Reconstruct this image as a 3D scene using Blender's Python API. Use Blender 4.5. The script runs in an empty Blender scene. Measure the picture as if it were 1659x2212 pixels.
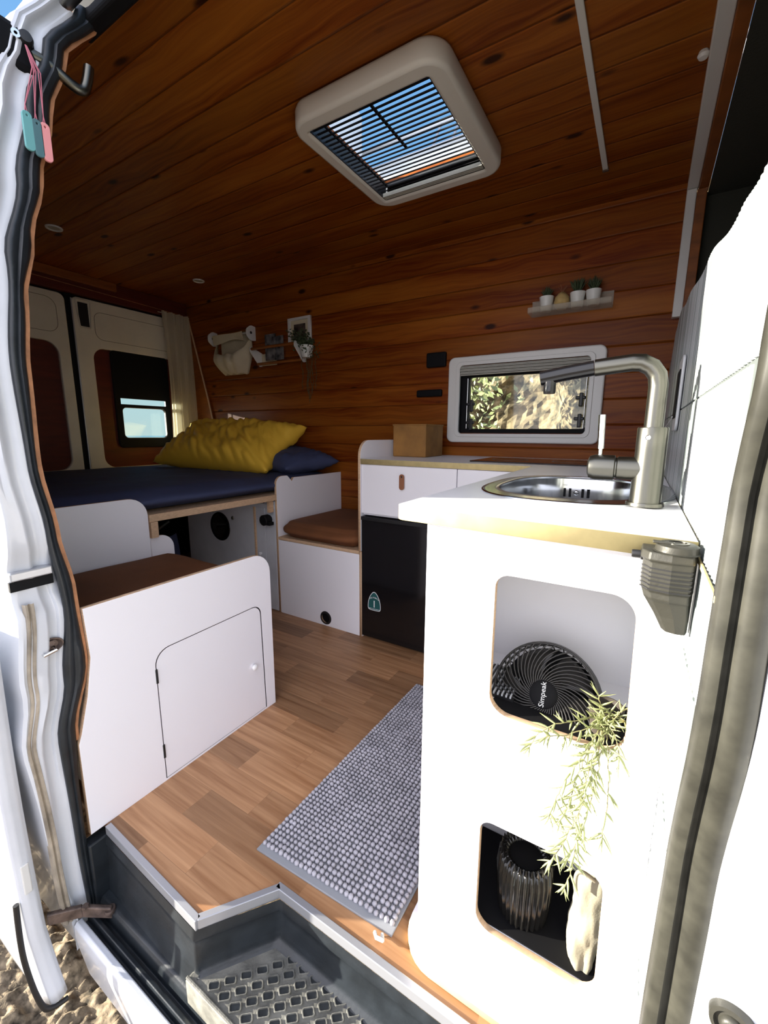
import bpy, bmesh, math, random
from mathutils import Vector, Matrix, noise
PI = math.pi
R = math.radians
SC = bpy.context.scene
C = SC.collection

# ------------------------------------------------------------------ camera
YAW, PITCH, ROLL, FPX = R(31.2916), R(10.4838), R(0.3503), 917.06
fw = Vector((-math.sin(YAW)*math.cos(PITCH), math.cos(YAW)*math.cos(PITCH), -math.sin(PITCH)))
rt = Vector((math.cos(YAW), math.sin(YAW), 0))
up = rt.cross(fw)
rt2 = rt*math.cos(ROLL) + up*math.sin(ROLL)
up2 = -rt*math.sin(ROLL) + up*math.cos(ROLL)
cd = bpy.data.cameras.new('camera')
cam = bpy.data.objects.new('camera', cd); C.objects.link(cam)
m = Matrix.Identity(4)
for i in range(3):
    m[i][0] = rt2[i]; m[i][1] = up2[i]; m[i][2] = -fw[i]
m[0][3], m[1][3], m[2][3] = 0, 0, 1.04
cam.matrix_world = m
cd.sensor_fit = 'HORIZONTAL'; cd.sensor_width = 36; cd.lens = 36*FPX/1659
cd.clip_start = 0.02; cd.clip_end = 2000
SC.camera = cam

# ------------------------------------------------------------------ sky, sun, exposure
SUN_DIR = Vector((1, 0.50, -0.20)).normalized()
SUN_EL = math.asin(-SUN_DIR.z)
w = bpy.data.worlds.new('world'); SC.world = w; w.use_nodes = True
nt = w.node_tree; nt.nodes.clear()
def wn_(kind, **kw):
    n = nt.nodes.new(kind)
    for k_, v_ in kw.items(): setattr(n, k_, v_)
    return n
geo_ = wn_('ShaderNodeTexCoord'); sx_ = wn_('ShaderNodeSeparateXYZ'); nt.links.new(geo_.outputs['Generated'], sx_.inputs[0])
el_ = wn_('ShaderNodeValToRGB'); nt.links.new(sx_.outputs[2], el_.inputs[0])
cr = el_.color_ramp; cr.elements[0].position = 0.0; cr.elements[0].color = (0.52, 0.66, 0.66, 1)
cr.elements[1].position = 1.0; cr.elements[1].color = (0.10, 0.26, 0.62, 1)
e_ = cr.elements.new(0.12); e_.color = (0.46, 0.66, 0.72, 1)
e_ = cr.elements.new(0.45); e_.color = (0.20, 0.44, 0.78, 1)
hz = wn_('ShaderNodeMapRange'); nt.links.new(sx_.outputs[1], hz.inputs[0])      # sky brightened on the open (-Y) side as added fill for the interior
hz.inputs[1].default_value = 0.15; hz.inputs[2].default_value = -0.7; hz.inputs[3].default_value = 0.72; hz.inputs[4].default_value = 2.35
bg = nt.nodes.new('ShaderNodeBackground'); nt.links.new(hz.outputs[0], bg.inputs[1])
out = nt.nodes.new('ShaderNodeOutputWorld')
mxs = wn_('ShaderNodeMix'); mxs.data_type = 'RGBA'; mxs.inputs[7].default_value = (0.69, 0.67, 0.73, 1)
hf = wn_('ShaderNodeMapRange'); nt.links.new(sx_.outputs[1], hf.inputs[0]); hf.inputs[1].default_value = 0.25; hf.inputs[2].default_value = -0.55; hf.inputs[3].default_value = 0.0; hf.inputs[4].default_value = 0.92
nt.links.new(hf.outputs[0], mxs.inputs[0]); nt.links.new(el_.outputs[0], mxs.inputs[6])
nt.links.new(mxs.outputs[2], bg.inputs[0]); nt.links.new(bg.outputs[0], out.inputs[0])
sd = bpy.data.lights.new('sun', 'SUN'); sd.energy = 13.5; sd.angle = R(0.6); sd.color = (1.0, 0.93, 0.80)
so = bpy.data.objects.new('sun', sd); C.objects.link(so)
so.rotation_euler = SUN_DIR.to_track_quat('-Z', 'Y').to_euler(); so.location = (-5, -3, 4)
SC.view_settings.view_transform = 'Standard'
SC.view_settings.look = 'None'
SC.view_settings.exposure = 0.75
SC.view_settings.gamma = 1
SC.view_settings.use_curve_mapping = False
SC.cycles.max_bounces = 14; SC.cycles.diffuse_bounces = 8; SC.cycles.glossy_bounces = 5
SC.cycles.transparent_max_bounces = 12; SC.cycles.transmission_bounces = 8
SC.cycles.sample_clamp_indirect = 6.0

# ------------------------------------------------------------------ materials
def nm(name):
    mt = bpy.data.materials.new(name); mt.use_nodes = True
    t = mt.node_tree; b = t.nodes['Principled BSDF']
    return mt, t, b
def P(name, col, rough=0.5, metal=0.0, spec=0.5, bump=0.0, bscale=200.0, var=0.0, vscale=8.0, coat=0.0, stretch=(1, 1, 1)):
    mt, t, b = nm(name)
    b.inputs['Base Color'].default_value = (*col, 1); b.inputs['Roughness'].default_value = rough
    b.inputs['Metallic'].default_value = metal; b.inputs['Specular IOR Level'].default_value = spec
    b.inputs['Coat Weight'].default_value = coat
    tc = t.nodes.new('ShaderNodeTexCoord'); mp = t.nodes.new('ShaderNodeMapping')
    mp.inputs['Scale'].default_value = stretch
    t.links.new(tc.outputs['Object'], mp.inputs[0])
    if var > 0:
        n = t.nodes.new('ShaderNodeTexNoise'); n.inputs['Scale'].default_value = vscale; n.inputs['Detail'].default_value = 6
        r = t.nodes.new('ShaderNodeValToRGB')
        r.color_ramp.elements[0].position = 0.3; r.color_ramp.elements[1].position = 0.7
        r.color_ramp.elements[0].color = tuple(c*(1-var) for c in col)+(1,)
        r.color_ramp.elements[1].color = tuple(min(1, c*(1+var*0.5)) for c in col)+(1,)
        t.links.new(mp.outputs[0], n.inputs['Vector']); t.links.new(n.outputs[0], r.inputs[0]); t.links.new(r.outputs[0], b.inputs['Base Color'])
    if bump > 0:
        n = t.nodes.new('ShaderNodeTexNoise'); n.inputs['Scale'].default_value = bscale; n.inputs['Detail'].default_value = 4
        bp = t.nodes.new('ShaderNodeBump'); bp.inputs['Strength'].default_value = bump; bp.inputs['Distance'].default_value = 0.003
        t.links.new(mp.outputs[0], n.inputs['Vector']); t.links.new(n.outputs[0], bp.inputs['Height']); t.links.new(bp.outputs[0], b.inputs['Normal'])
    return mt
def math_node(t, op, a, b=None, c=None):
    n = t.nodes.new('ShaderNodeMath'); n.operation = op
    for i, v in enumerate((a, b, c)):
        if v is None: continue
        if isinstance(v, (int, float)): n.inputs[i].default_value = v
        else: t.links.new(v, n.inputs[i])
    return n.outputs[0]
def mixc(t, fac, a, b, blend='MIX'):
    n = t.nodes.new('ShaderNodeMix'); n.data_type = 'RGBA'; n.blend_type = blend
    for sck, v in ((n.inputs[0], fac), (n.inputs[6], a), (n.inputs[7], b)):
        if isinstance(v, (int, float)): sck.default_value = v
        elif isinstance(v, tuple): sck.default_value = (*v, 1) if len(v) == 3 else v
        else: t.links.new(v, sck)
    return n.outputs[2]
def plank_wood(name, axis, offset, width, base, dark, light, groove=(0.02, 0.004, 0.001), rough=0.42):
    """pine cladding: boards run along X, stacked along `axis`"""
    mt, t, b = nm(name)
    g = t.nodes.new('ShaderNodeTexCoord'); sp = t.nodes.new('ShaderNodeSeparateXYZ')
    t.links.new(g.outputs['Object'], sp.inputs[0])
    v = sp.outputs['YZ'.index(axis)+1]
    q = math_node(t, 'DIVIDE', math_node(t, 'SUBTRACT', v, offset), width)
    idx = math_node(t, 'FLOOR', q); fr = math_node(t, 'FRACT', q)
    wn = t.nodes.new('ShaderNodeTexWhiteNoise'); wn.noise_dimensions = '1D'; t.links.new(idx, wn.inputs['W'])
    cb = t.nodes.new('ShaderNodeCombineXYZ')
    t.links.new(math_node(t, 'ADD', sp.outputs[0], math_node(t, 'MULTIPLY', wn.outputs[0], 37.0)), cb.inputs[0])
    t.links.new(v, cb.inputs[1]); t.links.new(math_node(t, 'MULTIPLY', idx, 3.7), cb.inputs[2])
    # knots
    mk = t.nodes.new('ShaderNodeMapping'); mk.inputs['Scale'].default_value = (4.2, 9.5, 1); t.links.new(cb.outputs[0], mk.inputs[0])
    vo = t.nodes.new('ShaderNodeTexVoronoi'); vo.inputs['Scale'].default_value = 1.0; vo.inputs['Randomness'].default_value = 1.0
    t.links.new(mk.outputs[0], vo.inputs['Vector'])
    kr = t.nodes.new('ShaderNodeValToRGB'); kr.color_ramp.elements[0].position = 0.09; kr.color_ramp.elements[1].position = 0.17
    kr.color_ramp.elements[0].color = (1, 1, 1, 1); kr.color_ramp.elements[1].color = (0, 0, 0, 1)
    t.links.new(vo.outputs['Distance'], kr.inputs[0])
    kw = t.nodes.new('ShaderNodeSeparateColor'); t.links.new(vo.outputs['Color'], kw.inputs[0])
    knot = math_node(t, 'MULTIPLY', kr.outputs[0], math_node(t, 'GREATER_THAN', kw.outputs[0], 0.35))
    # grain warped around the knots
    warp = math_node(t, 'MULTIPLY', math_node(t, 'SUBTRACT', 1.0, math_node(t, 'MINIMUM', vo.outputs['Distance'], 1.0)), 0.035)
    cb2 = t.nodes.new('ShaderNodeCombineXYZ')
    t.links.new(cb.outputs[0], (s2 := t.nodes.new('ShaderNodeSeparateXYZ')).inputs[0])
    t.links.new(s2.outputs[0], cb2.inputs[0]); t.links.new(math_node(t, 'ADD', s2.outputs[1], warp), cb2.inputs[1]); t.links.new(s2.outputs[2], cb2.inputs[2])
    mg = t.nodes.new('ShaderNodeMapping'); mg.inputs['Scale'].default_value = (2.2, 75, 1); t.links.new(cb2.outputs[0], mg.inputs[0])
    n1 = t.nodes.new('ShaderNodeTexNoise'); n1.inputs['Scale'].default_value = 1.0; n1.inputs['Detail'].default_value = 7; n1.inputs['Roughness'].default_value = 0.6
    t.links.new(mg.outputs[0], n1.inputs['Vector'])
    mb = t.nodes.new('ShaderNodeMapping'); mb.inputs['Scale'].default_value = (1.1, 7, 1); t.links.new(cb.outputs[0], mb.inputs[0])
    n2 = t.nodes.new('ShaderNodeTexNoise'); n2.inputs['Scale'].default_value = 1.0; n2.inputs['Detail'].default_value = 3
    t.links.new(mb.outputs[0], n2.inputs['Vector'])
    r = t.nodes.new('ShaderNodeValToRGB'); r.color_ramp.elements[0].position = 0.33; r.color_ramp.elements[1].position = 0.68
    r.color_ramp.elements[0].color = (*dark, 1); r.color_ramp.elements[1].color = (*base, 1)
    t.links.new(n1.outputs[0], r.inputs[0])
    big = t.nodes.new('ShaderNodeMapRange'); big.inputs[1].default_value = 0.45; big.inputs[2].default_value = 0.75
    t.links.new(n2.outputs[0], big.inputs[0])
    c1 = mixc(t, math_node(t, 'MULTIPLY', big.outputs[0], 0.6), r.outputs[0], light)
    tint = math_node(t, 'ADD', 0.80, math_node(t, 'MULTIPLY', wn.outputs[0], 0.3))
    hs = t.nodes.new('ShaderNodeHueSaturation'); t.links.new(c1, hs.inputs['Color']); t.links.new(tint, hs.inputs['Value'])
    c2 = mixc(t, math_node(t, 'MULTIPLY', knot, 0.96), hs.outputs[0], (0.022, 0.004, 0.001))
    ed = math_node(t, 'MINIMUM', fr, math_node(t, 'SUBTRACT', 1.0, fr))
    gr = math_node(t, 'LESS_THAN', ed, 0.014)
    c3 = mixc(t, math_node(t, 'MULTIPLY', gr, 0.55), c2, groove)
    t.links.new(c3, b.inputs['Base Color'])
    b.inputs['Roughness'].default_value = rough; b.inputs['Specular IOR Level'].default_value = 0.18
    sm = t.nodes.new('ShaderNodeMapRange'); sm.inputs[1].default_value = 0.0; sm.inputs[2].default_value = 0.05; t.links.new(ed, sm.inputs[0])
    bp = t.nodes.new('ShaderNodeBump'); bp.inputs['Strength'].default_value = 0.8; bp.inputs['Distance'].default_value = 0.004
    t.links.new(sm.outputs[0], bp.inputs['Height']); t.links.new(bp.outputs[0], b.inputs['Normal'])
    return mt
def floor_wood():
    mt, t, b = nm('vinyl_oak_floor')
    g = t.nodes.new('ShaderNodeTexCoord')
    br = t.nodes.new('ShaderNodeTexBrick'); br.offset = 0.37; br.offset_frequency = 2
    br.inputs['Scale'].default_value = 1.0; br.inputs['Brick Width'].default_value = 0.42; br.inputs['Row Height'].default_value = 0.095
    br.inputs['Mortar Size'].default_value = 0.0006; br.inputs['Mortar Smooth'].default_value = 0.5
    br.inputs['Color1'].default_value = (0.0, 0, 0, 1); br.inputs['Color2'].default_value = (1, 1, 1, 1); br.inputs['Mortar'].default_value = (0.2, 0.2, 0.2, 1)
    t.links.new(g.outputs['Object'], br.inputs['Vector'])
    mg = t.nodes.new('ShaderNodeMapping'); mg.inputs['Scale'].default_value = (3.0, 60, 1); t.links.new(g.outputs['Object'], mg.inputs[0])
    va = t.nodes.new('ShaderNodeVectorMath'); va.operation = 'ADD'
    t.links.new(mg.outputs[0], va.inputs[0])
    sc = t.nodes.new('ShaderNodeVectorMath'); sc.operation = 'SCALE'; sc.inputs['Scale'].default_value = 13.0
    t.links.new(br.outputs['Color'], sc.inputs[0]); t.links.new(sc.outputs[0], va.inputs[1])
    n1 = t.nodes.new('ShaderNodeTexNoise'); n1.inputs['Scale'].default_value = 1.0; n1.inputs['Detail'].default_value = 7; n1.inputs['Distortion'].default_value = 0.6
    t.links.new(va.outputs[0], n1.inputs['Vector'])
    r = t.nodes.new('ShaderNodeValToRGB'); r.color_ramp.elements[0].position = 0.3; r.color_ramp.elements[1].position = 0.7
    r.color_ramp.elements[0].color = (0.28, 0.130, 0.055, 1); r.color_ramp.elements[1].color = (0.47, 0.26, 0.130, 1)
    t.links.new(n1.outputs[0], r.inputs[0])
    hs = t.nodes.new('ShaderNodeHueSaturation')
    t.links.new(r.outputs[0], hs.inputs['Color'])
    sep = t.nodes.new('ShaderNodeSeparateColor'); t.links.new(br.outputs['Color'], sep.inputs[0])
    t.links.new(math_node(t, 'ADD', 0.62, math_node(t, 'MULTIPLY', sep.outputs[0], 0.62)), hs.inputs['Value'])
    t.links.new(hs.outputs[0], b.inputs['Base Color'])
    b.inputs['Roughness'].default_value = 0.45
    return mt
M = {}
M['ceil'] = plank_wood('pine_ceiling_boards', 'Y', 0.56, 0.1195, (0.31, 0.085, 0.008), (0.15, 0.027, 0.002), (0.44, 0.16, 0.020))
M['wall'] = plank_wood('pine_wall_boards', 'Z', 0.03, 0.1175, (0.26, 0.064, 0.0055), (0.12, 0.016, 0.0012), (0.40, 0.14, 0.017))
M['pine'] = P('pine_plain', (0.26, 0.075, 0.010), 0.5, var=0.35, vscale=3, stretch=(3, 3, 14))
M['doorwood'] = P('dark_pine_panel', (0.11, 0.012, 0.003), 0.5, var=0.3, vscale=2.5, stretch=(1, 2, 14))
M['pine_end'] = P('pine_end_grain', (0.45, 0.20, 0.09), 0.6, var=0.35, vscale=30, bump=0.3)
M['floor'] = floor_wood()
M['lam'] = P('white_laminate', (0.85, 0.84, 0.88), 0.32, spec=0.45, bump=0.03, bscale=350)
M['ply'] = P('plywood_edge', (0.62, 0.42, 0.26), 0.6, var=0.25, vscale=60, stretch=(1, 1, 8))
M['ply_sunlit'] = P('sunlit_ply_edge', (0.62, 0.50, 0.24), 0.7, spec=0.2, var=0.12, vscale=40)  # plywood edge with the yellow of overexposed sunlight put into its colour
M['top'] = P('white_worktop', (0.82, 0.82, 0.84), 0.35)
M['greylam'] = P('grey_metal_laminate', (0.62, 0.64, 0.68), 0.25, metal=0.1, var=0.15, vscale=5)
M['black'] = P('black_plastic', (0.010, 0.010, 0.011), 0.45)
M['blackgloss'] = P('black_gloss', (0.006, 0.006, 0.007), 0.12)
M['blackmatte'] = P('black_matte', (0.004, 0.004, 0.005), 0.7, spec=0.2)
M['rubber'] = P('black_rubber', (0.016, 0.020, 0.024), 0.38, bump=0.15, bscale=120, var=0.4, vscale=20)
M['mat_rubber'] = P('dusty_rubber', (0.15, 0.148, 0.13), 0.6, bump=0.35, bscale=160, var=0.55, vscale=24)
M['paint'] = P('white_body_paint', (0.66, 0.68, 0.72), 0.28, var=0.10, vscale=6, coat=0.3)
M['paint2'] = P('cream_body_paint', (0.78, 0.73, 0.60), 0.4, var=0.08, vscale=6)
M['steel'] = P('brushed_steel', (0.145, 0.142, 0.122), 0.30, metal=1.0, bump=0.05, bscale=90, stretch=(1, 1, 20))
M['sink'] = P('sink_steel', (0.62, 0.64, 0.66), 0.16, metal=1.0)
M['alu'] = P('aluminium_trim', (0.46, 0.47, 0.50), 0.35, metal=0.6)
M['rusty'] = P('dirty_steel', (0.16, 0.115, 0.095), 0.5, metal=0.5, var=0.5, vscale=40, bump=0.3)
M['chrome'] = P('chrome', (0.75, 0.75, 0.75), 0.08, metal=1.0)
M['wplastic'] = P('white_plastic', (0.70, 0.69, 0.66), 0.38)
M['vent'] = P('cream_plastic', (0.66, 0.63, 0.56), 0.42)
M['knobw'] = P('white_knob', (0.85, 0.85, 0.85), 0.25)
M['leather'] = P('tan_leather', (0.26, 0.10, 0.045), 0.55, bump=0.3)
M['brownfab'] = P('brown_fabric', (0.18, 0.062, 0.018), 0.85, bump=0.6, bscale=420, var=0.25, vscale=5)
M['navy'] = P('navy_cotton', (0.045, 0.058, 0.13), 0.8, bump=0.4, bscale=14, var=0.2, vscale=6)
M['yellow'] = P('mustard_cotton', (0.78, 0.47, 0.04), 0.7, bump=0.35, bscale=12)
M['canvas'] = P('beige_canvas', (0.66, 0.58, 0.40), 0.85, bump=0.4, bscale=300, var=0.1)
M['matgrey'] = P('grey_chenille', (0.44, 0.43, 0.47), 0.95, var=0.2, vscale=14, bump=0.5, bscale=500)
M['matbase'] = P('grey_mat_base', (0.26, 0.27, 0.29), 0.9)
M['kraft'] = P('brown_box', (0.30, 0.14, 0.03), 0.7, var=0.3, vscale=12)
M['cooktop'] = P('cooktop_glass', (0.02, 0.008, 0.006), 0.08)
M['teal'] = P('teal_tag', (0.16, 0.42, 0.42), 0.5)
M['dteal'] = P('slate_teal_tag', (0.09, 0.19, 0.21), 0.5)
M['pink'] = P('pink_tag', (0.85, 0.34, 0.34), 0.5)
M['cord'] = P('pink_cord', (0.55, 0.17, 0.22), 0.7)
M['leaf'] = P('pale_leaf', (0.34, 0.37, 0.16), 0.5, var=0.35, vscale=30)
M['leafd'] = P('dark_leaf', (0.06, 0.085, 0.035), 0.6, var=0.4, vscale=30)
M['stem'] = P('stem', (0.24, 0.22, 0.10), 0.6)
M['soil'] = P('dark_basket', (0.03, 0.022, 0.015), 0.8)
M['potwhite'] = P('white_ceramic', (0.74, 0.74, 0.70), 0.4)
M['cork'] = P('straw_ball', (0.52, 0.36, 0.14), 0.8, bump=0.8, bscale=60, var=0.3, vscale=30)
M['bagfab'] = P('cream_bag_cloth', (0.22, 0.205, 0.15), 0.8, bump=0.2, bscale=300)
M['sticker'] = P('sticker_green', (0.012, 0.085, 0.085), 0.4)
M['white'] = P('white_print', (0.80, 0.80, 0.80), 0.5)
M['fanmetal'] = P('fan_plastic', (0.028, 0.026, 0.024), 0.30)
M['darkglass'] = P('dark_ribbed_glass', (0.008, 0.0075, 0.007), 0.12)
M['greyplastic'] = P('grey_cast_metal', (0.036, 0.035, 0.028), 0.45, metal=0.2, bump=0.25, bscale=90)
M['sealgrey'] = P('dusty_seal', (0.036, 0.035, 0.027), 0.5, spec=0.3, var=0.4, vscale=40)
M['gravel'] = P('gravel', (0.27, 0.21, 0.135), 0.95, bump=1.0, bscale=60, var=0.85, vscale=45)
M['sea'] = P('sea', (0.10, 0.24, 0.27), 0.35)
M['photo'] = P('photo_print', (0.10, 0.075, 0.06), 0.4, var=0.9, vscale=28)
M['cow'] = P('card_print', (0.16, 0.15, 0.15), 0.5, var=0.98, vscale=24)
M['socket'] = P('pale_socket', (0.62, 0.63, 0.63), 0.3)
M['darkcab'] = P('cab_headliner', (0.030, 0.030, 0.022), 0.9, bump=0.6, bscale=120)
M['dimple'] = P('dark_recess', (0.030, 0.034, 0.036), 0.5, var=0.4, vscale=60)
M['pleat'] = P('pleated_blind', (0.42, 0.41, 0.36), 0.7)
# rock: sunlit crag with scrub
def rock_mat():
    mt, t, b = nm('rock_face')
    g = t.nodes.new('ShaderNodeTexCoord'); n = t.nodes.new('ShaderNodeTexNoise'); n.inputs['Scale'].default_value = 7; n.inputs['Detail'].default_value = 10; n.inputs['Roughness'].default_value = 0.7
    t.links.new(g.outputs['Object'], n.inputs['Vector'])
    r = t.nodes.new('ShaderNodeValToRGB'); r.color_ramp.elements[0].position = 0.38; r.color_ramp.elements[1].position = 0.62
    r.color_ramp.elements[0].color = (0.03, 0.025, 0.012, 1); r.color_ramp.elements[1].color = (0.30, 0.22, 0.12, 1)
    t.links.new(n.outputs[0], r.inputs[0]); t.links.new(r.outputs[0], b.inputs['Base Color']); b.inputs['Roughness'].default_value = 0.95
    return mt
M['rock'] = rock_mat()
M['scrub'] = P('dark_scrub', (0.035, 0.045, 0.020), 0.9, var=0.6, vscale=25)
def glass_mat(name, tint=(0.9, 0.95, 0.95), a=0.88):
    mt = bpy.data.materials.new(name); mt.use_nodes = True; t = mt.node_tree; t.nodes.clear()
    o = t.nodes.new('ShaderNodeOutputMaterial'); tr = t.nodes.new('ShaderNodeBsdfTransparent'); gl = t.nodes.new('ShaderNodeBsdfGlossy'); mx = t.nodes.new('ShaderNodeMixShader')
    tr.inputs[0].default_value = (*tint, 1); gl.inputs['Roughness'].default_value = 0.03
    lw = t.nodes.new('ShaderNodeLayerWeight'); lw.inputs[0].default_value = 0.35
    t.links.new(math_node(t, 'ADD', 0.03, math_node(t, 'MULTIPLY', math_node(t, 'POWER', lw.outputs['Facing'], 4.0), 0.4)), mx.inputs[0]); t.links.new(tr.outputs[0], mx.inputs[1]); t.links.new(gl.outputs[0], mx.inputs[2]); t.links.new(mx.outputs[0], o.inputs[0])
    return mt
M['glass'] = glass_mat('window_glass')
M['acrylic'] = glass_mat('clear_acrylic', (0.90, 0.88, 0.84))
_t = M['acrylic'].node_tree; _o = [n for n in _t.nodes if n.type == 'OUTPUT_MATERIAL'][0]; _src = _o.inputs[0].links[0].from_socket
_d = _t.nodes.new('ShaderNodeBsdfDiffuse'); _d.inputs[0].default_value = (0.75, 0.70, 0.60, 1); _m = _t.nodes.new('ShaderNodeMixShader'); _m.inputs[0].default_value = 0.28
_t.links.new(_src, _m.inputs[1]); _t.links.new(_d.outputs[0], _m.inputs[2]); _t.links.new(_m.outputs[0], _o.inputs[0])
def sheer():
    mt = bpy.data.materials.new('sheer_curtain'); mt.use_nodes = True; t = mt.node_tree; t.nodes.clear()
    o = t.nodes.new('ShaderNodeOutputMaterial'); tr = t.nodes.new('ShaderNodeBsdfTransparent'); df = t.nodes.new('ShaderNodeBsdfDiffuse'); tl = t.nodes.new('ShaderNodeBsdfTranslucent')
    m1 = t.nodes.new('ShaderNodeMixShader'); m2 = t.nodes.new('ShaderNodeMixShader')
    df.inputs[0].default_value = (0.74, 0.68, 0.54, 1); tl.inputs[0].default_value = (0.75, 0.70, 0.55, 1)
    m1.inputs[0].default_value = 0.5; m2.inputs[0].default_value = 0.80
    t.links.new(df.outputs[0], m1.inputs[1]); t.links.new(tl.outputs[0], m1.inputs[2])
    t.links.new(tr.outputs[0], m2.inputs[1]); t.links.new(m1.outputs[0], m2.inputs[2]); t.links.new(m2.outputs[0], o.inputs[0])
    return mt
M['sheer'] = sheer()
def tile_mat():
    mt, t, b = nm('ribbed_tile')
    g = t.nodes.new('ShaderNodeTexCoord'); sp = t.nodes.new('ShaderNodeSeparateXYZ'); t.links.new(g.outputs['Object'], sp.inputs[0])
    q = math_node(t, 'FLOOR', math_node(t, 'DIVIDE', sp.outputs[1], 0.0146))
    wn = t.nodes.new('ShaderNodeTexWhiteNoise'); wn.noise_dimensions = '1D'; t.links.new(q, wn.inputs['W'])
    r = t.nodes.new('ShaderNodeValToRGB'); r.color_ramp.elements[0].color = (0.125, 0.165, 0.15, 1); r.color_ramp.elements[1].color = (0.42, 0.44, 0.44, 1); r.color_ramp.elements[1].position = 0.45
    t.links.new(wn.outputs[0], r.inputs[0]); t.links.new(r.outputs[0], b.inputs['Base Color']); b.inputs['Roughness'].default_value = 0.25
    return mt
M['tile'] = tile_mat()
M['grout'] = P('grey_grout', (0.10, 0.115, 0.11), 0.8)

# ------------------------------------------------------------------ helpers
def tag(o, label=None, cat=None, group=None, kind=None):
    if label: o['label'] = label
    if cat: o['category'] = cat
    if group: o['group'] = group
    if kind: o['kind'] = kind
    return o
def thing(name, label, cat, loc=(0, 0, 0), group=None, kind=None):
    o = bpy.data.objects.new(name, None); C.objects.link(o); o.location = loc; o.empty_display_size = 0.05
    return tag(o, label, cat, group, kind)
def link(name, me, mats, parent=None, smooth=False):
    o = bpy.data.objects.new(name, me); C.objects.link(o)
    for mt in (mats if isinstance(mats, (list, tuple)) else [mats]): me.materials.append(mt)
    if smooth:
        for p in me.polygons: p.use_smooth = True
    if parent:
        o.parent = parent
        q = parent; off = Vector((0, 0, 0))
        while q: off += q.location; q = q.parent
        o.location = -off          # meshes are modelled in world coordinates
    return o
def obj(name, bm, mats, parent=None, smooth=False):
    me = bpy.data.meshes.new(name); bm.normal_update(); bm.to_mesh(me); bm.free()
    return link(name, me, mats, parent, smooth)
def bevel(o, wd=0.004, seg=2, ang=40):
    md = o.modifiers.new('bevel', 'BEVEL'); md.width = wd; md.segments = seg; md.limit_method = 'ANGLE'; md.angle_limit = R(ang)
    return o
def autosmooth(o, ang=35):
    me = o.data
    for p in me.polygons: p.use_smooth = True
    try: me.set_sharp_from_angle(angle=R(ang))
    except Exception: pass
    return o
def bx(bm, x0, x1, y0, y1, z0, z1, mi=0):
    vs = [bm.verts.new((x, y, z)) for x in (x0, x1) for y in (y0, y1) for z in (z0, z1)]
    for f in ((0, 1, 3, 2), (4, 6, 7, 5), (0, 4, 5, 1), (2, 3, 7, 6), (0, 2, 6, 4), (1, 5, 7, 3)):
        bm.faces.new([vs[i] for i in f]).material_index = mi
def box(name, x0, x1, y0, y1, z0, z1, mats, parent=None, bev=0.0):
    bm = bmesh.new(); bx(bm, x0, x1, y0, y1, z0, z1)
    o = obj(name, bm, mats, parent)
    if bev: bevel(o, bev)
    return o
def rpoly(pts, rad, n=7):
    """rounded polygon; rad = one number or one per corner"""
    if isinstance(rad, (int, float)): rad = [rad]*len(pts)
    outp = []
    N = len(pts)
    for i in range(N):
        p = Vector(pts[i]); a = Vector(pts[i-1]); b = Vector(pts[(i+1) % N]); r = rad[i]
        if r <= 0: outp.append(tuple(p)); continue
        da = (a-p).normalized(); db = (b-p).normalized()
        ang = da.angle(db); d = min(r/math.tan(ang/2), (a-p).length*0.49, (b-p).length*0.49)
        rr = d*math.tan(ang/2); cen = p+(da+db).normalized()*(rr/math.sin(ang/2))
        s = p+da*d; e = p+db*d
        a0 = math.atan2(s.y-cen.y, s.x-cen.x); a1 = math.atan2(e.y-cen.y, e.x-cen.x)
        while a1-a0 > PI: a1 -= 2*PI
        while a1-a0 < -PI: a1 += 2*PI
        for k in range(n+1):
            t_ = a0+(a1-a0)*k/n; outp.append((cen.x+rr*math.cos(t_), cen.y+rr*math.sin(t_)))
    return outp
def rrect(u0, u1, v0, v1, r, n=7): return rpoly([(u0, v0), (u1, v0), (u1, v1), (u0, v1)], r, n)
def circ(cu, cv, r, n=32): return [(cu+r*math.cos(2*PI*k/n), cv+r*math.sin(2*PI*k/n)) for k in range(n)]
def curve_mesh(cu):
    o = bpy.data.objects.new('tmp', cu); C.objects.link(o)
    dg = bpy.context.evaluated_depsgraph_get()
    me = bpy.data.meshes.new_from_object(o.evaluated_get(dg)); bpy.data.objects.remove(o); return me
def board(name, outline, holes, t, plane, off, mats, parent=None, bev=0.0, faceidx=True):
    """flat board cut from `plane` ('xy','xz','yz'), spanning off .. off+t on the third axis; mats = [face, edge]"""
    cu = bpy.data.curves.new('c', 'CURVE'); cu.dimensions = '2D'; cu.fill_mode = 'BOTH'; cu.extrude = max(t/2-bev, 0.0001)
    cu.bevel_depth = bev; cu.offset = -bev; cu.bevel_resolution = 1
    for loop in [outline]+list(holes):
        s = cu.splines.new('POLY'); s.points.add(len(loop)-1)
        for i, p in enumerate(loop): s.points[i].co = (p[0], p[1], 0, 1)
        s.use_cyclic_u = True
    me = curve_mesh(cu)
    for v in me.vertices:
        u, vv, w_ = v.co; w_ += off+t/2
        v.co = {'xy': (u, vv, w_), 'xz': (u, w_, vv), 'yz': (w_, u, vv)}[plane]
    bm = bmesh.new(); bm.from_mesh(me); bmesh.ops.remove_doubles(bm, verts=bm.verts, dist=1e-5)
    bmesh.ops.recalc_face_normals(bm, faces=bm.faces)
    ax = {'xy': 2, 'xz': 1, 'yz': 0}[plane]
    bm.normal_update()
    if isinstance(mats, (list, tuple)) and len(mats) > 1:
        for f in bm.faces: f.material_index = 0 if abs(f.normal[ax]) > 0.75 else 1
    else:
        for f in bm.faces: f.material_index = 0
    bpy.data.meshes.remove(me)
    return obj(name, bm, mats, parent)
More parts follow.
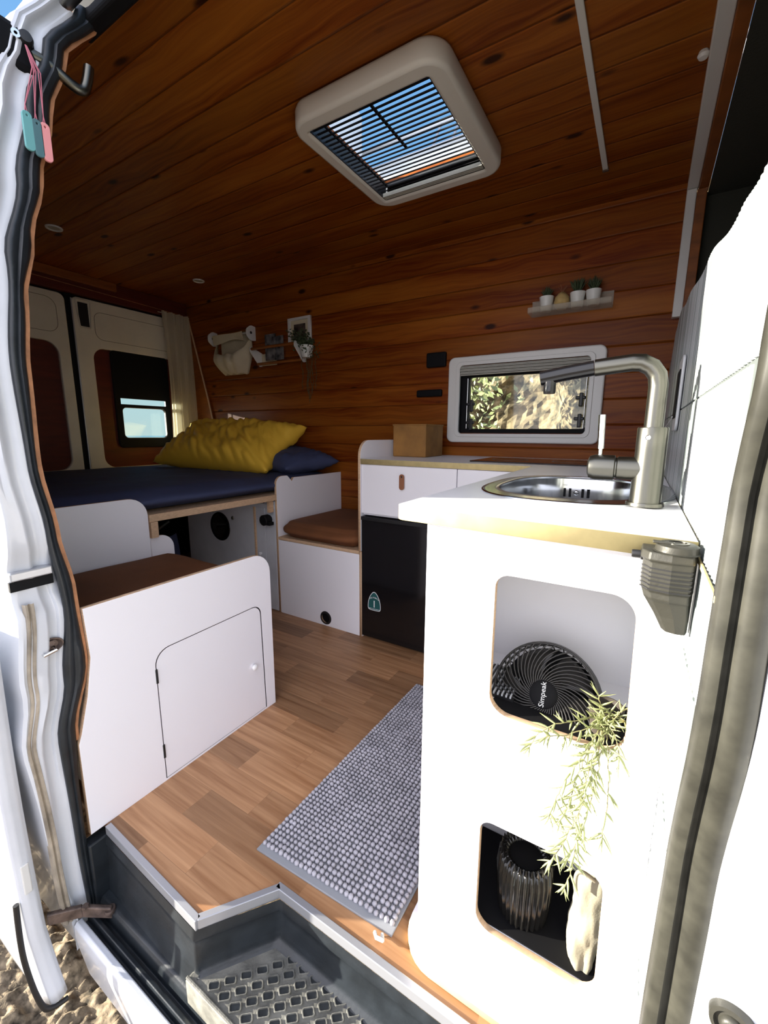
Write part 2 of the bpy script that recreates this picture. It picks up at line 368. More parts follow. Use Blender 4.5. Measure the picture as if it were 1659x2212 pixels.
def tube(name, pts, r, mats, parent=None, res=8, smooth_path=False, radii=None, cyclic=False):
    cu = bpy.data.curves.new('c', 'CURVE'); cu.dimensions = '3D'; cu.bevel_depth = r; cu.bevel_resolution = max(1, res//4+0); cu.use_fill_caps = True
    s = cu.splines.new('NURBS' if smooth_path else 'POLY'); s.points.add(len(pts)-1)
    for i, p in enumerate(pts):
        s.points[i].co = (*p, 1)
        if radii: s.points[i].radius = radii[i]
    s.use_cyclic_u = cyclic
    if smooth_path: s.order_u = 3; s.use_endpoint_u = True; s.resolution_u = 8
    me = curve_mesh(cu)
    o = link(name, me, mats, parent, True); autosmooth(o, 50); return o
def multi_tube(name, paths, r, mats, parent=None, res=1, radii=None):
    cu = bpy.data.curves.new('c', 'CURVE'); cu.dimensions = '3D'; cu.bevel_depth = r; cu.bevel_resolution = res; cu.use_fill_caps = True
    for pts in paths:
        s = cu.splines.new('POLY'); s.points.add(len(pts)-1)
        for i, p in enumerate(pts):
            s.points[i].co = (*p, 1)
            if radii: s.points[i].radius = radii[min(i, len(radii)-1)]
    me = curve_mesh(cu)
    return link(name, me, mats, parent, True)
def frame_from(axis):
    a = Vector(axis).normalized(); h = Vector((0, 0, 1)) if abs(a.z) < 0.9 else Vector((1, 0, 0))
    u = h.cross(a).normalized(); v = a.cross(u); return a, u, v
def lathe(name, prof, origin, axis, mats, parent=None, n=32, fn=None, sharp=40):
    """prof = [(radius, height)], turned about axis at origin"""
    a, u, v = frame_from(axis); o = Vector(origin); bm = bmesh.new(); rings = []
    for (r, h) in prof:
        if r < 1e-5: rings.append([bm.verts.new(o+a*h)]); continue
        ring = []
        for k in range(n):
            th = 2*PI*k/n; rr = r*(fn(th, h) if fn else 1)
            ring.append(bm.verts.new(o+a*h+u*rr*math.cos(th)+v*rr*math.sin(th)))
        rings.append(ring)
    for A, B in zip(rings, rings[1:]):
        for k in range(n):
            k2 = (k+1) % n
            if len(A) == 1 and len(B) == 1: continue
            if len(A) == 1: bm.faces.new((A[0], B[k], B[k2]))
            elif len(B) == 1: bm.faces.new((A[k], B[0], A[k2]))
            else: bm.faces.new((A[k], A[k2], B[k2], B[k]))
    bmesh.ops.recalc_face_normals(bm, faces=bm.faces)
    ob = obj(name, bm, mats, parent); autosmooth(ob, sharp); return ob
def grid_mesh(name, f, nu, nv, mats, parent=None, smooth=True, closed_u=False):
    bm = bmesh.new(); vs = [[bm.verts.new(f(i/(nu if closed_u else nu-1) if nu > 1 else 0, j/(nv-1))) for j in range(nv)] for i in range(nu)]
    for i in range(nu if closed_u else nu-1):
        for j in range(nv-1):
            i2 = (i+1) % nu
            bm.faces.new((vs[i][j], vs[i2][j], vs[i2][j+1], vs[i][j+1]))
    return obj(name, bm, mats, parent, smooth)
def text(name, s, size, loc, xdir, ydir, mats, parent=None, ext=0.0004, align='CENTER'):
    cu = bpy.data.curves.new('t', 'FONT'); cu.body = s; cu.size = size; cu.extrude = ext; cu.align_x = align; cu.align_y = 'CENTER'; cu.resolution_u = 3
    me = curve_mesh(cu)
    x = Vector(xdir).normalized(); y = Vector(ydir).normalized(); z = x.cross(y); o = Vector(loc)
    for v in me.vertices: v.co = o+x*v.co.x+y*v.co.y+z*v.co.z
    return link(name, me, mats, parent)
def interp(tbl, z):
    if z <= tbl[0][0]: return tbl[0][1]
    for (a, fa), (b, fb) in zip(tbl, tbl[1:]):
        if z <= b:
            t_ = (z-a)/(b-a); t_ = t_*t_*(3-2*t_); return fa+(fb-fa)*t_
    return tbl[-1][1]
def S(o): return tag(o, kind='structure')

# ================================================================== SETTING
WY = 2.30      # far wall
CZ = 2.05      # ceiling
# floor with step cut-out
fo = [(-3.35, 0.45), (-1.131, 0.446), (-0.731, 0.431), (-0.625, 0.573), (0.10, 0.573), (0.10, WY), (-3.35, WY)]
floor = S(board('floor', fo, [], 0.02, 'xy', -0.02, M['floor']))
# edge trim of the floor
tr = thing('trim_1', 'pale aluminium edging strip following the stepped front edge of the oak floor', None, (-0.73, 0.43, 0), kind='structure')
def strip(name, a, b, wdt, mats, parent, z0=-0.022, z1=0.004):
    a = Vector(a); b = Vector(b); d = (b-a).normalized(); n = Vector((d.y, -d.x))
    bm = bmesh.new(); q = [a+n*wdt, b+n*wdt, b-n*0.006, a-n*0.006]
    lo = [bm.verts.new((p.x, p.y, z0)) for p in q]; hi = [bm.verts.new((p.x, p.y, z1)) for p in q]
    bm.faces.new(lo[::-1]); bm.faces.new(hi)
    for k in range(4): bm.faces.new((lo[k], lo[(k+1) % 4], hi[(k+1) % 4], hi[k]))
    return bevel(obj(name, bm, mats, parent), 0.0015)
strip('edging_strip', (-1.131, 0.446), (-0.725, 0.430), 0.009, M['alu'], tr)
strip('edging_strip', (-0.731, 0.431), (-0.625, 0.573), 0.009, M['alu'], tr)
strip('edging_strip', (-0.632, 0.573), (0.06, 0.573), 0.009, M['alu'], tr)

# ceiling: boards along X, front edge rolled down
CY = [(0.645, 1.955), (0.70, 1.995), (0.80, 2.03), (0.95, 2.05)]
def ceiling_build():
    prof = CY[:]
    bm = bmesh.new()
    # flat part with vent opening, then rolled front part
    hx0, hx1, hy0, hy1 = -1.025, -0.60, 1.205, 1.685
    xs = [-3.36, hx0, hx1, 0.075]; ys = [0.95, hy0, hy1, WY+0.02]
    for i in range(3):
        for j in range(3):
            if i == 1 and j == 1: continue
            bx(bm, xs[i], xs[i+1], ys[j], ys[j+1], CZ, CZ+0.014)
    for (ya, za), (yb, zb) in zip(prof, prof[1:]):
        vs = [bm.verts.new(p) for p in ((-3.36, ya, za), (0.075, ya, za), (0.075, yb, zb), (-3.36, yb, zb))]
        vt = [bm.verts.new((v.co.x, v.co.y-0.003, v.co.z+0.014)) for v in vs]
        bm.faces.new(vs); bm.faces.new(vt[::-1])
        for k in range(4):
            f = bm.faces.new((vs[k], vs[(k+1) % 4], vt[(k+1) % 4], vt[k]))
            if k == 0 and (ya, za) == prof[0]: f.material_index = 1
    return obj('ceiling', bm, [M['ceil'], M['pine_end']])
ceiling = S(ceiling_build())
rf = box('trim_2', -3.36, -1.10, 0.66, WY+0.03, CZ+0.03, CZ+0.04, M['paint']); S(rf)
# roof skin around the vent
bm = bmesh.new()
for a in ((-1.10, -0.52, 0.70, 1.12), (-1.10, -0.52, 1.70, WY+0.03), (-0.52, 0.08, 0.66, WY+0.03)): bx(bm, *a, CZ+0.03, CZ+0.04)
S(obj('trim_3', bm, M['paint']))

# far wall with window opening
WO = rrect(-0.925, -0.25, 1.045, 1.40, 0.02)
wall_far = S(board('wall_far', [(-3.36, -0.02), (0.075, -0.02), (0.075, CZ+0.02), (-3.36, CZ+0.02)], [WO], 0.02, 'xz', WY, [M['wall'], M['pine_end']]))

# near side lining, curved like the body, from the rear doors to the door pillar
W_ = [(-0.3, .41), (0, .407), (.14, .408), (.3, .415), (.48, .456), (.665, .451), (.81, .433), (.97, .416), (1.17, .421), (1.31, .433), (1.44, .459), (1.56, .489), (1.70, .522), (1.82, .560), (1.955, .645)]
S_ = [(-0.3, .385), (0, .378), (.3, .375), (.45, .405), (.617, .421), (.81, .407), (.97, .391), (1.17, .388), (1.39, .408), (1.55, .445), (1.70, .478), (1.82, .52), (1.955, .60)]
bm = bmesh.new(); N = 46; prev = None
for k in range(N+1):
    z = 0.275+(1.955-0.275)*k/N; y = interp(W_, z); wob = 0.0015*noise.noise(Vector((z*25, 0, 0)))
    ring = [bm.verts.new(p) for p in ((-3.36, y, z), (-1.15, y, z), (-1.15, y-0.011+wob, z), (-3.36, y-0.011, z))]
    if prev:
        for q in range(4):
            f = bm.faces.new((prev[q], prev[(q+1) % 4], ring[(q+1) % 4], ring[q])); f.material_index = 1 if q == 1 else 0
    else: bm.faces.new(ring)
    prev = ring
bm.faces.new(prev[::-1]); bmesh.ops.recalc_face_normals(bm, faces=bm.faces)
wall_near = S(autosmooth(obj('wall_near', bm, [M['wall'], M['pine_end']])))

# van body: door pillar and side skin (one pressed sheet)
pil = thing('wall_left', 'white painted pressed-steel door pillar at the left of the opening', None, (-1.15, 0.35, 0), kind='structure')
prof = [(-0.004, 0.010), (0.0, 0.0), (0.0, -0.012), (-0.004, -0.016), (-0.004, -0.026), (-0.001, -0.032), (0.006, -0.037), (0.008, -0.043), (0.003, -0.048), (0.006, -0.053), (0.004, -0.058), (-0.012, -0.062), (-0.10, -0.066), (-2.3, -0.078)]
bm = bmesh.new(); N = 60; prev = None
for k in range(N+1):
    z = -0.30+(1.93+0.30)*k/N; y = interp(S_, z)
    def amp(z): return 1.0+0.9*math.exp(-((z-0.45)/0.2)**2)
    ring = []
    for (dx, dy) in prof:
        ddx = dx*(amp(z) if dx > -0.03 else 1)
        if 0.665 < z < 0.755 and dx > -0.03: ddx -= 0.018
        if dy < -0.045: dy *= 1+0.62*math.exp(-((z-0.55)/0.28)**2)-0.45*max(0, min(1, (0.05-z)/0.25))
        ring.append(bm.verts.new((-1.15+ddx, y+dy, z)))
    if prev:
        for q in range(len(prof)-1): bm.faces.new((prev[q], prev[q+1], ring[q+1], ring[q]))
    prev = ring
bmesh.ops.recalc_face_normals(bm, faces=bm.faces)
autosmooth(obj('body_panel', bm, M['paint'], pil), 50)
# dirt groove bar across pillar
yy = interp(S_, 0.71)
box('guide_rail', -1.172, -1.148, yy-0.085, yy-0.006, 0.715, 0.735, M['alu'], pil, 0.003)
box('guide_slot', -1.172, -1.158, yy-0.085, yy-0.004, 0.690, 0.712, M['blackmatte'], pil)
M['flange'] = P('dirty_flange_paint', (0.42, 0.36, 0.28), 0.55, var=0.45, vscale=18)
bm = bmesh.new(); prev = None
for k in range(41):
    z = -0.20+0.86*k/40; y = interp(S_, z)-0.0435*(1+0.50*math.exp(-((z-0.55)/0.28)**2)); ring = [bm.verts.new((-1.150+dx, y+dy, z)) for dx, dy in ((0.004, 0.006), (0.012, 0.003), (0.012, -0.001), (0.006, -0.004), (0.011, -0.008), (0.011, -0.012), (0.0, -0.015))]
    if prev:
        for q in range(6): bm.faces.new((prev[q], prev[q+1], ring[q+1], ring[q]))
    prev = ring
bmesh.ops.recalc_face_normals(bm, faces=bm.faces)
autosmooth(obj('pinch_flange', bm, M['flange'], pil), 50)
# striker in a dark dished plate
ys_ = interp(S_, 0.545)-0.035
def ell(t_, h): return math.sqrt(1/((math.cos(t_)/1.0)**2+(math.sin(t_)/0.62)**2))
lathe('striker_plate', [(0.0, -0.004), (0.020, -0.004), (0.026, 0.0035), (0.029, 0.0035), (0.030, 0)], (-1.1475, ys_, 0.545), (1, 0, 0), M['rusty'], pil, fn=ell)
tube('striker', [(-1.145, ys_-0.016, 0.533), (-1.130, ys_-0.016, 0.533), (-1.128, ys_+0.006, 0.538), (-1.145, ys_+0.010, 0.54)], 0.0038, M['chrome'], pil)
lathe('striker_bolt', [(0, 0.006), (0.007, 0.006), (0.008, 0.002), (0.008, 0)], (-1.146, ys_+0.004, 0.552), (1, 0, 0), M['rusty'], pil, n=6)

# header above the door: black rail bars under the roof gutter
hd = thing('trim_4', 'black door header bars above the opening', None, (-0.6, 0.6, 1.95), kind='structure')
bm = bmesh.new(); bx(bm, -1.20, 0.10, 0.607, 0.644, 1.925, 1.975); bevel(obj('header_beam', bm, M['blackmatte'], hd), 0.008, 3)
tube('header_tube', [(-1.21, 0.578, 1.945), (0.1, 0.578, 1.945)], 0.0125, M['black'], hd, res=12)
tube('gutter_bar', [(-1.30, 0.538, 1.95), (0.1, 0.538, 1.95)], 0.007, M['paint2'], hd, res=12)
# dark corner block + curved arm
tube('hinge_arm', [(-1.16, 0.478, 1.800), (-1.155, 0.500, 1.800), (-1.15, 0.530, 1.798), (-1.145, 0.560, 1.782), (-1.142, 0.585, 1.778), (-1.14, 0.595, 1.800), (-1.14, 0.602, 1.835)], 0.0105, M['steel'], hd, smooth_path=True)
box('corner_block', -1.19, -1.145, 0.40, 0.505, 1.755, 1.835, M['blackmatte'], hd, 0.012)
lathe('arm_bolt', [(0, 0.016), (0.010, 0.015), (0.013, 0.008), (0.013, 0)], (-1.15, 0.488, 1.815), (1, -0.3, 0), M['black'], hd)
lathe('arm_washer', [(0.003, 0.005), (0.0075, 0.005), (0.0085, 0.0), (0.003, 0)], (-1.145, 0.470, 1.812), (1, -0.3, 0), M['chrome'], hd, n=20)

# black seal along the pillar
def seal_strip():
    prof = [(0.004, 0.033), (0.010, 0.026), (0.012, 0.018), (0.007, 0.014), (0.010, 0.006), (0.008, -0.002), (0.001, -0.005), (-0.01, 0.0), (-0.01, 0.033)]
    bm = bmesh.new(); N = 80; prev = None
    for k in range(N+1):
        z = -0.26+(1.95+0.26)*k/N; y = interp(S_, z); w2 = (interp(W_, z)-0.011-y)
        sc_ = max(0.35, min(1.4, w2/0.030))
        ring = [bm.verts.new((-1.15+dx, y+dy*sc_, z)) for dx, dy in prof]
        if prev:
            for q in range(len(prof)): bm.faces.new((prev[q], prev[(q+1) % len(prof)], ring[(q+1) % len(prof)], ring[q]))
        else: bm.faces.new(ring)
        prev = ring
    bm.faces.new(prev[::-1]); bmesh.ops.recalc_face_normals(bm, faces=bm.faces)
    return autosmooth(obj('door_seal', bm, M['rubber']), 60)
tag(seal_strip(), 'black ribbed rubber seal running down the left door pillar', 'seal')

# front bulkhead: ribbed tile wall
TX0, TX1 = 0.0655, 0.052   # X near the door, X at the far wall
def tx(y): return TX0+(TX1-TX0)*(y-0.44)/(WY-0.44)
def ttop(y):
    t_ = interp([(0.40, 1.262), (0.54, 1.272), (0.66, 1.288), (1.0, 1.345), (1.5, 1.405), (1.80, 1.442), (2.0, 1.42), (2.15, 1.33), (2.30, 1.20)], y); return t_
wr = thing('wall_right', 'bulkhead of narrow ribbed pale tiles beside the sink', None, (0.07, 1.3, 0), kind='structure')
bm = bmesh.new()
YS = [(-0.3, .52), (0.0, .51), (.366, .485), (.576, .476), (.817, .436), (.98, .433), (1.10, .402), (1.30, .37), (1.6, .36), (2.0, .52)]
stickw = 0.0146; y = 0.41; rows = [0.02, 0.30, 0.575, 0.782, 0.905, 1.098, 1.50]
while y < WY-0.01:
    y1 = min(y+stickw, WY); top = ttop((y+y1)/2); x = tx(y)
    for a, b_ in zip(rows, rows[1:]):
        z0, z1 = a+0.002, min(b_-0.002, top)
        if z1-z0 < 0.01 or y < max(interp(YS, z0), interp(YS, z1))+0.006: continue
        yA, yB = y+0.0011, y1-0.0011; ym = (yA+yB)/2
        pr_ = [(x+0.003, yA), (x+0.0008, yA+0.002), (x, ym), (x+0.0008, yB-0.002), (x+0.003, yB)]
        lo = [bm.verts.new((p[0], p[1], z0)) for p in pr_]; hi = [bm.verts.new((p[0], p[1], z1)) for p in pr_]
        for k in range(4): bm.faces.new((lo[k], lo[k+1], hi[k+1], hi[k]))
        bm.faces.new(hi[::-1]); bm.faces.new(lo)
    y = y1
bmesh.ops.recalc_face_normals(bm, faces=bm.faces)
autosmooth(obj('ribbed_tiles', bm, M['tile'], wr), 60)
pl = [(interp(YS, z_)+0.008, z_) for z_ in (0.0, 0.2, 0.366, 0.47, 0.576, 0.7, 0.817, 0.98, 1.05, 1.10, 1.2)]+[(yy_, ttop(yy_)) for yy_ in [0.42+0.05*k for k in range(38)] if yy_ < WY]+[(WY, ttop(WY)), (WY, 0.0)]
b_ = board('tile_backing', pl, [], 0.016, 'yz', 0.0, [M['grout'], M['ply']], wr)
for v in b_.data.vertices: v.co.x += tx(v.co.y)+0.0022
box('tile_ledge', 0.0630, 0.0650, 0.44, 0.60, 0.899, 0.905, M['ply_sunlit'], wr)

# bulkhead rim: white strip and wooden edge on the ceiling and down the far wall
t5 = thing('trim_5', 'white strip with wooden edge framing the front end of the ceiling', None, (0.06, 1.5, 2.03), kind='structure')
box('white_strip', 0.040, 0.078, 0.66, WY, 2.012, CZ-0.001, M['wplastic'], t5, 0.003)
box('white_strip', 0.040, 0.074, WY-0.035, WY-0.001, 1.53, 2.010, M['wplastic'], t5, 0.003)
box('wood_edge', 0.0785, 0.112, 0.66, WY, 2.000, CZ+0.01, M['pine'], t5, 0.003)
box('wood_edge', 0.0745, 0.108, WY-0.045, WY-0.001, 1.40, 2.000, M['pine'], t5, 0.003)
# cab beyond the bulkhead, dark
bm = bmesh.new()
bx(bm, 0.112, 1.60, 0.62, WY+0.02, 1.985, 2.0)
bx(bm, 0.076, 1.60, WY, WY+0.02, 0.9, 2.0)
bx(bm, 1.58, 1.60, 0.3, WY, 0.3, 2.0)
bx(bm, 0.112, 1.60, 0.34, 0.62, 1.90, 1.985)
bx(bm, 0.62, 1.60, 0.32, 0.34, 0.3, 1.985)
bx(bm, 0.16, 0.62, 0.36, 0.38, 1.55, 1.985)
bx(bm, 0.09, 1.60, 0.36, WY, 0.28, 0.30)
cab = S(obj('wall_front', bm, M['darkcab']))

# ------------------------------------------------------------------ rear doors
DX = -3.30
def rear_door(name, y0, y1, wy0, wy1, label):
    d = thing(name, label, None, (DX, (y0+y1)/2, 0.7), kind='structure')
    z0, z1 = 0.60, 1.915
    wood = rrect(wy0, wy1, 0.785, 1.608, 0.075)
    board('door_skin', rpoly([(y0, z0), (y1, z0), (y1, z1), (y0, z1)], [0, 0, 0.04, 0.04]), [wood], 0.030, 'yz', DX-0.03, [M['paint2'], M['paint2']], d, bev=0.006)
    return d
d1 = rear_door('door_1', 1.478, 2.30, 1.578, 2.225, 'right rear door with dark window, wood infill and cream metal frame')
d2 = rear_door('door_2', 0.66, 1.440, 0.74, 1.372, 'left rear door with plain wood infill and cream metal frame')
# window opening in right door infill
wo1 = rrect(1.70, 2.10, 0.935, 1.605, 0.03)
go = rrect(1.735, 2.062, 0.998, 1.215, 0.028); gs = rrect(1.728, 2.072, 1.240, 1.282, 0.003)
board('wood_infill', rrect(1.575, 2.228, 0.782, 1.611, 0.075), [rrect(1.71, 2.09, 0.945, 1.595, 0.03)], 0.010, 'yz', DX-0.032, [M['doorwood'], M['pine_end']], d1)
board('wood_infill', rrect(0.738, 1.374, 0.782, 1.611, 0.075), [], 0.010, 'yz', DX-0.032, [M['doorwood'], M['pine_end']], d2)
# pressed outlines on the cream skins
def outline(name, loop, x, parent, r=0.0022, mat=None):
    multi_tube(name, [[(x, a, b) for a, b in loop+loop[:1]]], r, mat or M['pine_end'], parent)
M['crease'] = P('paint_crease', (0.22, 0.19, 0.13), 0.6)
outline('pressed_outline', rrect(1.605, 2.20, 1.665, 1.845, 0.05), DX+0.0005, d1, 0.0016, M['crease'])
outline('pressed_outline', rrect(0.80, 1.385, 1.665, 1.875, 0.06), DX+0.0005, d2, 0.0016, M['crease'])
box('lock_housing', DX-0.002, DX+0.004, 1.512, 1.572, 1.735, 1.885, M['black'], d1, 0.006)
outline('lock_recess', rpoly([(1.497, 1.90), (1.513, 1.725), (1.578, 1.725), (1.59, 1.90)], 0.012), DX+0.004, d1, 0.004, M['paint2'])
box('weather_strip', DX-0.03, DX-0.004, 1.440, 1.478, 0.6, 1.93, M['blackmatte'], d1)
tube('seal_bead', [(DX, 1.474, 0.62), (DX, 1.476, 1.90)], 0.005, M['alu'], d1)
bm = bmesh.new(); bx(bm, -3.40, DX-0.03, 0.2, 0.74, 0.0, 2.1); bx(bm, -3.40, DX-0.03, 2.24, WY+.02, 0, 2.1); bx(bm, -3.40, DX-0.03, 0.4, WY+.02, 0.0, 0.74); bx(bm, -3.40, DX-0.03, 0.4, WY+.02, 1.90, 2.1); bx(bm, -3.37, DX-0.034, 1.35, 1.575, 0.6, 2.0); bx(bm, -3.37, DX-.034, .7, 1.40, .7, 1.95)
S(obj('wall_rear', bm, M['blackmatte']))
# rear window
w2 = thing('window_2', 'black framed rear door window with shade pulled down, sea showing through the lower pane', None, (DX, 1.9, 1.2), kind='structure')
board('window_frame', rrect(1.69, 2.112, 0.925, 1.615, 0.035), [go, gs], 0.022, 'yz', DX-0.024, [M['blackmatte'], M['black']], w2, bev=0.004)
box('window_pane', DX-0.03, DX-0.027, 1.70, 2.10, 0.94, 1.60, M['glass'], w2)
outline('pane_bead', rrect(1.733, 2.064, 0.996, 1.217, 0.028), DX-0.004, w2, 0.0016, M['wplastic'])
# lintel above the rear doors
li = thing('trim_6', 'dark wooden lintel boards above the rear doors', None, (DX, 1.5, 1.97), kind='structure')
box('lintel_board', DX-0.02, DX+0.030, 0.64, WY-0.002, 1.925, CZ-0.001, M['doorwood'], li, 0.004)
box('lintel_cap', DX+0.030, DX+0.052, 0.64, 1.75, 1.995, CZ-0.001, M['pine'], li, 0.004)
tube('lintel_wire', [(DX+0.036, 0.66, 1.985), (DX+0.034, 1.4, 1.972), (DX+0.034, 2.25, 1.955)], 0.0018, M['pine_end'], li)
# slanted corner board at the rear of the far wall
bm = bmesh.new()
pA = [(-3.268, 1.935), (-3.245, 1.935), (-3.06, 1.30), (-2.93, 0.80), (-3.268, 0.80)]
lo = [bm.verts.new((x, 2.283, z)) for i, (x, z) in enumerate(pA)]
hi = [bm.verts.new((x, WY-0.001, z)) for x, z in pA]
bm.faces.new(lo[::-1]); bm.faces.new(hi)
for k in range(5): bm.faces.new((lo[k], lo[(k+1) % 5], hi[(k+1) % 5], hi[k]))
bmesh.ops.recalc_face_normals(bm, faces=bm.faces)
t7 = S(obj('trim_7', bm, M['pine']))
tube('trim_8', [(-3.243, 2.283, 1.935), (-3.058, 2.283, 1.30), (-2.928, 2.283, 0.80)], 0.006, M['ply']); S(bpy.data.objects['trim_8'])

# ------------------------------------------------------------------ kitchen window
w1 = thing('window_1', 'white framed kitchen window over the worktop with rocks outside', None, (-0.6, WY, 1.2), kind='structure')
fo_ = rpoly([(-0.972, 0.994), (-0.193, 0.994), (-0.193, 1.450), (-0.972, 1.450)], 0.035)
board('window_frame', fo_, [rrect(-0.905, -0.255, 1.040, 1.405, 0.022)], 0.024, 'xz', WY-0.0245, [M['wplastic'], M['wplastic']], w1, bev=0.007)
board('inner_rim', rrect(-0.925, -0.237, 1.024, 1.422, 0.03), [rrect(-0.903, -0.257, 1.042, 1.403, 0.02)], 0.006, 'xz', WY-0.030, M['wplastic'], w1, bev=0.002)
board('sash', rrect(-0.915, -0.245, 1.035, 1.41, 0.02), [rrect(-0.865, -0.262, 1.068, 1.345, 0.015)], 0.030, 'xz', WY+0.022, [M['blackmatte'], M['black']], w1)
bm = bmesh.new()
for k in range(7): bx(bm, -0.904, -0.256, WY-0.018-0.006*(k % 2), WY-0.004, 1.352+0.0072*k, 1.352+0.0072*k+0.005)
obj('roller_blind', bm, M['pleat'], w1)
box('window_pane', -0.91, -0.25, WY+0.034, WY+0.038, 1.04, 1.40, M['glass'], w1)
for (x, z) in ((-0.845, 1.20), (-0.845, 1.10), (-0.29, 1.215), (-0.29, 1.115)):
    bm = bmesh.new(); bx(bm, x-0.009, x+0.009, WY+0.004, WY+0.030, z-0.04, z+0.025); bx(bm, x-0.026, x+0.020, WY+0.006, WY+0.020, z-0.006, z+0.010)
    bevel(obj('window_latch', bm, M['black'], w1), 0.004)
tube('stay_bar', [(-0.272, WY+0.018, 1.07), (-0.272, WY+0.018, 1.34)], 0.003, M['chrome'], w1)
tube('stay_bar', [(-0.872, WY+0.018, 1.07), (-0.872, WY+0.018, 1.34)], 0.003, M['chrome'], w1)
# reveal
bm = bmesh.new()
for a in ((-0.927, -0.915, 1.03, 1.41), (-0.255, -0.245, 1.03, 1.41)): bx(bm, a[0], a[1], WY+0.02, WY+0.06, a[2], a[3])
bx(bm, -0.927, -0.245, WY+.02, WY+.06, 1.025, 1.035); bx(bm, -0.927, -0.245, WY+.02, WY+.06, 1.41, 1.42)
obj('reveal', bm, M['black'], w1)

# ------------------------------------------------------------------ outdoors
def ground_f(u, v):
    x = -26+34*u; y_ = -9+(9+14)*v
    h = 0.03*noise.noise(Vector((x*1.3, y_*1.3, 0)))
    return (x, y_, -0.62+h)
gr = grid_mesh('ground', ground_f, 60, 50, M['gravel']); tag(gr, kind='structure')
def gravel_f(u, v):
    x = -2.3+2.2*u; y_ = -0.15+0.75*v
    h = 0.030*noise.noise(Vector((x*9, y_*9, 0)))+0.030*abs(noise.noise(Vector((x*30, y_*22, 3))))+0.008*noise.noise(Vector((x*70, y_*70, 5)))
    return (x, y_, -0.565+h)
gv = grid_mesh('gravel_patch', gravel_f, 240, 110, M['gravel']); tag(gv, 'rough sunlit gravel below the van step and sliding door', 'gravel', kind='stuff')
sea = grid_mesh('sea', lambda u, v: (-1500+1450*u, -900+1800*v, -12), 4, 4, M['sea'], smooth=False); tag(sea, 'calm pale blue sea seen through the rear window', 'sea', kind='stuff')
def rock_f(u, v):
    x = -6.5+9.5*u; z = -0.7+3.9*v
    base = 4.7-0.45*math.exp(-((x+0.62)/0.30)**2)*1.0
    d = 0.35*noise.noise(Vector((x*1.1, z*1.1, 2)))+0.14*noise.noise(Vector((x*4, z*4, 7)))+0.07*noise.noise(Vector((x*13, z*13, 1)))
    return (x, base+d+0.25*v, z)
rk = grid_mesh('rock_face', rock_f, 200, 90, M['rock'], smooth=False); tag(rk, 'sunlit brown rock bank outside the kitchen window', 'rock')
bm = bmesh.new(); random.seed(5)
for k in range(900):
    x = random.gauss(-1.55, 0.22); z = random.uniform(0.5, 1.9); y_ = random.uniform(3.75, 4.2)
    a = random.uniform(0, 2*PI); s_ = random.uniform(0.02, 0.05); t_ = random.uniform(-1, 1)
    d = Vector((math.cos(a), t_*0.6, math.sin(a)))*s_; e = Vector((-math.sin(a), t_, math.cos(a)))*s_*0.4; p = Vector((x, y_, z))
    bm.faces.new([bm.verts.new(p+q) for q in (-d, e, d, -e)])
bs = obj('roadside_bush', bm, M['leaf']); tag(bs, 'dry olive bush in front of the rock bank, left in the kitchen window', 'bush')

# ------------------------------------------------------------------ entry step
st = thing('entry_step', 'black rubber lined entry step with diamond tread, dusty where the sun falls', 'step', (-0.4, 0.45, -0.2))
TZ = -0.135
# riser lining under the floor edge (swept polyline)
path = [(-1.16, 0.437), (-0.728, 0.420), (-0.617, 0.563), (0.10, 0.563)]
def riser(u, v):
    L = [0, 0.36, 0.50, 1.0]
    for i in range(3):
        if u <= L[i+1]:
            t_ = (u-L[i])/(L[i+1]-L[i]); a = Vector(path[i]); b = Vector(path[i+1]); p = a.lerp(b, t_); break
    prf = [(0.0, -0.02), (0.004, -0.040), (0.004, -0.046), (0.0, -0.052), (0.002, -0.10), (0.008, -0.122), (0.018, -0.133), (0.024, -0.137)] if u > 0.36 else [(0.0, -0.02), (0.004, -0.040), (0.004, -0.046), (0.0, -0.052), (0.002, -0.10), (0.004, -0.14), (0.008, -0.18), (0.012, -0.21)]
    k = v*(len(prf)-1); i = min(int(k), len(prf)-2); f = k-i; o_ = prf[i][0]+(prf[i+1][0]-prf[i][0])*f; z = prf[i][1]+(prf[i+1][1]-prf[i][1])*f
    return (p.x, p.y-o_, z)
grid_mesh('step_riser', riser, 101, 22, M['rubber'], st)
# tread
board('step_tread', [(-0.742, 0.398), (0.10, 0.398), (0.10, 0.565), (-0.62, 0.565), (-0.742, 0.415)], [], 0.07, 'xy', TZ-0.07, M['mat_rubber'], st, bev=0.004)
bm = bmesh.new(); random.seed(2)
def lozenge(bm, cx, cy, a, b, z0, z1, rim):
    o_ = rpoly([(cx-a, cy-b*0.2), (cx-a*0.2, cy-b), (cx+a, cy+b*0.2), (cx+a*0.2, cy+b)], 0.004, 3)
    i_ = [((x-cx)*rim+cx, (y_-cy)*rim+cy) for x, y_ in o_]
    n = len(o_)
    v0 = [bm.verts.new((x, y_, z0)) for x, y_ in o_]; v1 = [bm.verts.new(((x-cx)*0.93+cx, (y_-cy)*0.93+cy, z1)) for x, y_ in o_]
    v2 = [bm.verts.new((x, y_, z1)) for x, y_ in i_]; v3 = [bm.verts.new((x, y_, z0+0.001)) for x, y_ in i_]
    for k in range(n):
        k2 = (k+1) % n
        bm.faces.new((v0[k], v0[k2], v1[k2], v1[k])); bm.faces.new((v1[k], v1[k2], v2[k2], v2[k])); bm.faces.new((v2[k], v2[k2], v3[k2], v3[k]))
    bm.faces.new(v3).material_index = 1
sp_ = 0.0335
